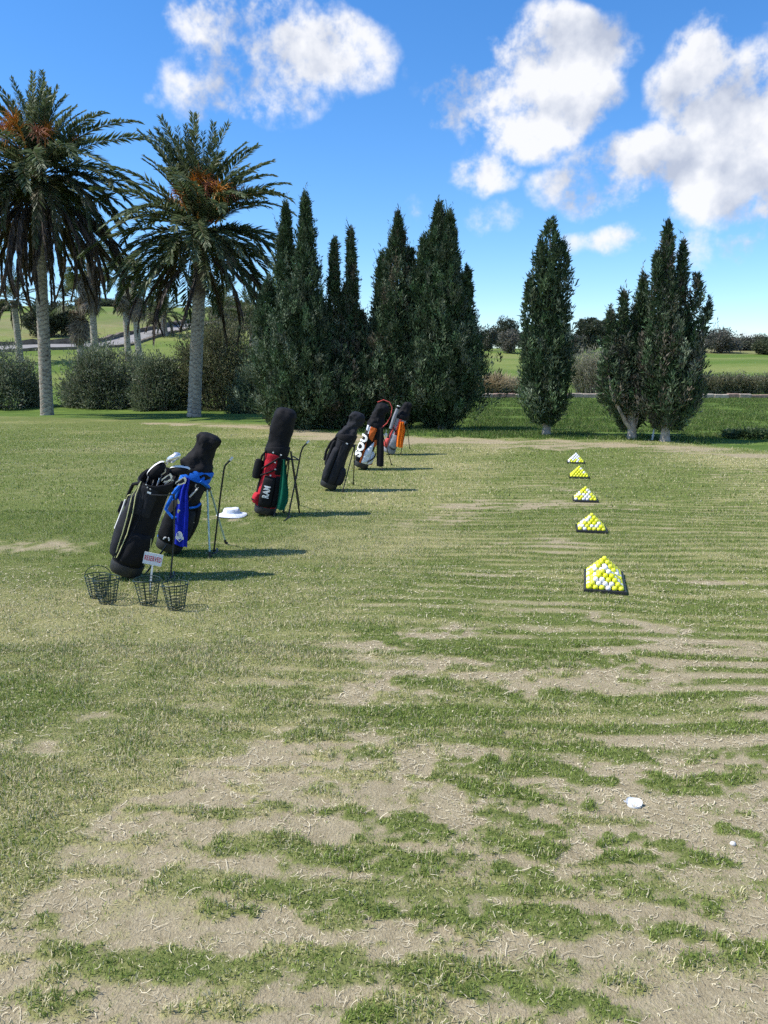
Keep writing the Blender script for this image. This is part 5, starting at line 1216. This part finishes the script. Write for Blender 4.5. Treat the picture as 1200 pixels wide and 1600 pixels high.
# ------------------------------------------------------------------ hat on the grass
def hat():
    g = gnd(362, 807); root = empty('bucket_hat', (g.x, g.y, tz(g.x, g.y) + 0.018)); tag(root, 'white bucket hat lying on the grass between two bags', 'hat')
    m = fab('white_cotton', (0.68, 0.72, 0.80), 0.9, 0.6); n = 32
    def ring(r, z, k): return [Vector((r * (1.08) * math.cos(2 * math.pi * i / n), r * math.sin(2 * math.pi * i / n), z + k * math.sin(4 * math.pi * i / n + 0.6) + 0.4 * k * math.sin(6 * math.pi * i / n))) for i in range(n)]
    br = MB(); br.loft([ring(0.092, 0.035, 0.002), ring(0.12, 0.018, 0.004), ring(0.165, 0.004, 0.008), ring(0.167, 0.0, 0.008), ring(0.12, 0.012, 0.004), ring(0.09, 0.028, 0.002)], False, False); br.build('brim', m, root)
    cr = MB(); cr.loft([ring(0.096, 0.026, 0.002), ring(0.090, 0.056, 0.003), ring(0.078, 0.080, 0.004), ring(0.050, 0.087, 0.004), ring(0.02, 0.076, 0.003), ring(0.002, 0.075, 0)], False, True); cr.build('crown', m, root)
hat()

# ------------------------------------------------------------------ wire ball baskets
WIRE = simple('dark_green_wire', (0.012, 0.035, 0.028), 0.45, 0.1, var=0.25)
def basket(label, px, py, top_r=0.094, bot_r=0.056, H=0.185, tilt=(0, 0), handle='down', yaw=0):
    g = gnd(px, py); root = empty('wire_basket', (g.x, g.y + bot_r * 0.8, tz(g.x, g.y) + 0.012)); root.rotation_euler = (tilt[0], tilt[1], yaw); tag(root, label, 'basket', 'wire range baskets')
    n = 24; rad = lambda z: bot_r + (top_r - bot_r) * z / H; w = 0.0023
    circ = lambda r, z: [(r * math.cos(2 * math.pi * i / n), r * math.sin(2 * math.pi * i / n), z) for i in range(n)]
    MB().tube(circ(top_r, H), 0.0036, 6, closed=True).build('rim', WIRE, root)
    for k in range(8): MB().tube(circ(rad(H * k / 8.0) + w, H * k / 8.0 + 0.003), w, 5, closed=True).build('hoop', WIRE, root)
    for k in range(12):
        a = 2 * math.pi * k / 12; MB().tube([(top_r * math.cos(a), top_r * math.sin(a), H), (bot_r * math.cos(a), bot_r * math.sin(a), 0.002)], w * 1.15, 5).build('rib', WIRE, root)
    for k in range(3):
        a = math.pi * k / 3; MB().tube([(bot_r * math.cos(a), bot_r * math.sin(a), 0.004), (-bot_r * math.cos(a), -bot_r * math.sin(a), 0.004)], w, 5).build('base_wire', WIRE, root)
    if handle == 'up': pts = [(top_r * math.cos(q), 0.01, H + 0.075 * math.sin(q)) for q in np.linspace(0, math.pi, 13)]
    else: pts = [((top_r + 0.008) * math.cos(q), (top_r + 0.01) * -math.sin(q), H - 0.012 + 0.02 * math.sin(q)) for q in np.linspace(0, math.pi, 13)]
    MB().tube(pts, 0.0032, 6).build('handle', WIRE, root)
basket('green wire basket with raised handle, leftmost', 150, 938, handle='up', yaw=0.2, tilt=(0, 0.05), H=0.165)
basket('green wire basket overlapping in front of the leftmost one', 165, 947, yaw=0.5)
basket('green wire basket around the foot of the reserved sign', 229, 949, yaw=0.1)
basket('green wire basket right of the reserved sign', 273, 957, yaw=0.35, top_r=0.092)

# ------------------------------------------------------------------ reserved sign
def sign():
    g = gnd(235, 930); Ys = g.y; root = empty('reserved_sign', (g.x, Ys, tz(g.x, Ys))); tag(root, 'small white RESERVED sign on a white stake among the baskets', 'sign')
    o = Vector(root.location); c = at(239, 873.5, Ys - 0.012) - o
    top = at(240, 882, Ys) - o
    MB().loft([[Vector((x + p.x, y + p.y, p.z)) for x, y in ((-0.007, -0.003), (0.007, -0.003), (0.007, 0.003), (-0.007, 0.003))] for p in (Vector((0, 0, -0.08)), Vector((0, 0, 0.05)), top + Vector((0, 0, 0.05)))]).build('stake', PAINTW, root, False)
    Mx = Matrix.Translation(c) @ Matrix.Rotation(R(8), 4, 'Z') @ Matrix.Rotation(R(14), 4, 'Y') @ Matrix.Rotation(R(90), 4, 'X')
    w, h = 0.070, 0.046
    pl = MB().loft([[Vector((x, y, z)) for x, y in ((-w, -h), (w, -h), (w, h), (-w, h))] for z in (-0.002, 0.002)]).xform(Mx).build('panel', simple('white_board', (0.80, 0.80, 0.80), 0.5, var=0.04), root, False)
    vs, fs = text_verts('RESERVED', 0.036, 0.0007, 0.70)
    k = 0.125 / (max(v.x for v in vs) - min(v.x for v in vs))
    MB().add([Mx @ Vector((v.x * k, v.y * 1.5, 0.0035)) for v in vs], fs).build('lettering', simple('red_print', (0.62, 0.03, 0.06), 0.6, var=0.05), pl, False)
sign()

# ------------------------------------------------------------------ ball pyramids
BY = simple('yellow_ball', (0.80, 0.82, 0.012), 0.35, var=0.05, scale=60); BW = simple('white_ball', (0.80, 0.82, 0.83), 0.35, var=0.04, scale=60)
for m_ in (BY, BW):                                    # range balls: each one scuffed and soiled to its own degree
    nt = m_.node_tree; oi = nt.nodes.new('ShaderNodeObjectInfo'); mr = nt.nodes.new('ShaderNodeMapRange'); mr.inputs['To Min'].default_value = 0.0; mr.inputs['To Max'].default_value = 0.38
    nt.links.new(oi.outputs['Random'], mr.inputs['Value']); tcn = nt.nodes.new('ShaderNodeTexCoord'); nz = nt.nodes.new('ShaderNodeTexNoise'); nz.inputs['Scale'].default_value = 55; nz.inputs['Detail'].default_value = 4
    nt.links.new(tcn.outputs['Object'], nz.inputs['Vector']); mu = nt.nodes.new('ShaderNodeMath'); mu.operation = 'MULTIPLY'; nt.links.new(mr.outputs[0], mu.inputs[0]); nt.links.new(nz.outputs['Fac'], mu.inputs[1])
    mx = nt.nodes.new('ShaderNodeMix'); mx.data_type = 'RGBA'; mx.inputs['B'].default_value = (0.42, 0.37, 0.22, 1); bs = nt.nodes['Principled BSDF']
    nt.links.new(mu.outputs[0], mx.inputs['Factor']); nt.links.new(bs.inputs['Base Color'].links[0].from_socket, mx.inputs['A']); nt.links.new(mx.outputs['Result'], bs.inputs['Base Color'])
def ball_mesh(mat, name, sub=2):
    import bmesh
    bm = bmesh.new(); bmesh.ops.create_icosphere(bm, subdivisions=sub, radius=0.02135); me = bpy.data.meshes.new(name); bm.to_mesh(me); bm.free()
    me.polygons.foreach_set('use_smooth', np.ones(len(me.polygons), bool)); me.materials.append(mat); return me
ball_y, ball_w = ball_mesh(BY, 'yellow_ball', 3), ball_mesh(BW, 'white_ball', 3); low = ball_mesh(BY, 'low', 2)
lowV = np.array([v.co[:] for v in low.vertices]); lowF = np.array([p.vertices[:] for p in low.polygons]); bpy.data.meshes.remove(low)
TRAY = simple('black_tray', (0.022, 0.023, 0.026), 0.45, var=0.15, scale=30); SP, LH = 0.0478, 0.0262
rest_parts = []
def pyramid(where, trayword, px, py, yaw, white, seed, back=0.0):
    r = random.Random(seed); g = gnd(px, py); ca, sa = math.cos(yaw), math.sin(yaw)
    f = Vector((g.x, g.y, 0)); dep = Vector((-sa, ca, 0)); wid = Vector((ca, sa, 0)); c = f + dep * (2.5 * SP + 0.012 + back)
    z0 = tz(c.x, c.y) + 0.016
    root = empty('ball_tray', (c.x, c.y, z0), yaw); tag(root, 'black square tray under ' + trayword, 'tray', 'black ball trays'); w = 0.158
    sq = lambda q, z: [(-q, -q, z), (q, -q, z), (q, q, z), (-q, q, z)]
    MB().loft([sq(w, -0.02), sq(w, 0.020), sq(w - 0.006, 0.024), sq(w - 0.014, 0.020), sq(w - 0.016, 0.006)]).build('base', TRAY, root, False)
    for k in range(6): MB().box((0, (k - 2.5) * SP + SP / 2, 0.008), (2 * w - 0.04, 0.006, 0.006)).build('rib', TRAY, root, False)
    for lay in range(6):
        n = 6 - lay
        for i in range(n):
            for j in range(n):
                if not (i in (0, n - 1) or j in (0, n - 1)): continue
                p = c + wid * ((i - (n - 1) / 2) * SP) + dep * ((j - (n - 1) / 2) * SP); p.z = z0 + 0.009 + 0.02135 + lay * LH
                isw = r.random() < white(lay, i)
                if j == 0 or i == 0 or (i == n - 1 and j <= (n - 1) // 2):
                    o = link('golf_ball', ball_w if isw else ball_y, None, p); o.rotation_euler = (r.random() * 6, r.random() * 6, 0)
                    cw = 'white' if isw else 'yellow'; row = ('bottom', 'second', 'third', 'fourth', 'fifth', 'top')[lay]; nth = ('first', 'second', 'third', 'fourth', 'fifth', 'sixth')
                    if n == 1: lab = '%s ball at the very top of %s' % (cw, where)
                    elif j == 0: lab = '%s ball, %s from left in %s front row, %s' % (cw, nth[i], row, where)
                    else: lab = '%s ball, %s from front in %s %s-side row, %s' % (cw, nth[j], row, 'left' if i == 0 else 'right', where)
                    tag(o, lab, 'golf ball', 'range balls stacked in pyramids')
                else: rest_parts.append((lowV + np.array(p), lowF, np.zeros((len(lowV), 3))))
a1, a2 = R(-14.5), R(-12)
pyramid('front pyramid of nearest pair', 'the front ball pyramid of the nearest pair', 945, 929, a1, lambda l, i: 0.36, 11)
pyramid('rear pyramid of nearest pair', 'the rear ball pyramid of the nearest pair', 945, 929, a1, lambda l, i: 0.34, 12, 0.322)
pyramid('pyramid just behind the pair', 'the ball pyramid just behind the pair', 924.5, 834.5, a2, lambda l, i: 0.25, 13)
pyramid('third farthest pyramid', 'the nearest of the three far ball pyramids', 914.7, 785.5, a2, lambda l, i: 0.30, 14)
pyramid('second farthest pyramid', 'the mostly yellow second farthest ball pyramid', 905, 748, a2, lambda l, i: 0.08, 15)
pyramid('farthest pyramid', 'the mostly white farthest ball pyramid', 899.8, 724.7, a2, lambda l, i: 0.75 if l > 2 or i < 2 else 0.3, 16)
V, F, C = join(rest_parts)
tag(link('golf_balls', fast_mesh('golf_balls', V, F, BY, None, True)), 'remaining yellow balls on the far sides of the six pyramids', 'golf balls', kind='stuff')

# ------------------------------------------------------------------ litter on the near tee
def lid():
    g = gnd(991, 1253); root = empty('broken_plastic_lid', (g.x, g.y, tz(g.x, g.y) + 0.004)); tag(root, 'small broken white plastic lid on the bare soil', 'litter')
    n = 20
    def ring(r, z, t=0.0): return [Vector((0.031 * r * math.cos(2 * math.pi * i / n), 0.020 * r * math.sin(2 * math.pi * i / n) * (1 + 0.25 * math.cos(2 * math.pi * i / n + 2)), z + 0.010 * math.sin(2 * math.pi * i / n) + 0.002 * math.sin(6 * math.pi * i / n))) for i in range(n)]
    mb = MB(); mb.loft([ring(0.02, 0.006), ring(0.6, 0.007), ring(0.92, 0.010), ring(1.0, 0.017), ring(1.03, 0.016), ring(0.96, 0.006), ring(0.6, 0.003), ring(0.02, 0.002)])
    mb.xform(Matrix.Rotation(R(-12), 4, 'Z')); mb.build('dish', PAINTW, root)
    MB().loft([[Vector((-0.030 - k * 0.012, y, 0.012 + k * 0.006 + z)) for y, z in ((-0.005, 0), (0.005, 0), (0.005, 0.002), (-0.005, 0.002))] for k in (0, 0.6, 1)]).build('torn_tab', PAINTW, root, False)
lid()
g = gnd(1145, 1317); mb = MB(); rr = random.Random(4)
mb.loft([[(k * 0.009 * (1 + 0.3 * rr.random()) * math.cos(q), k * 0.008 * (1 + 0.3 * rr.random()) * math.sin(q), z) for q in np.linspace(0, 2 * math.pi, 9, endpoint=False)] for k, z in ((0.5, -0.003), (1, 0.002), (1.05, 0.007), (0.7, 0.012), (0.2, 0.014))])
o = mb.build('pebble', simple('white_stone', (0.72, 0.70, 0.66), 0.8, var=0.2, scale=120)); o.location = (g.x, g.y, tz(g.x, g.y) + 0.003); tag(o, 'small white pebble right of the broken lid', 'pebble')
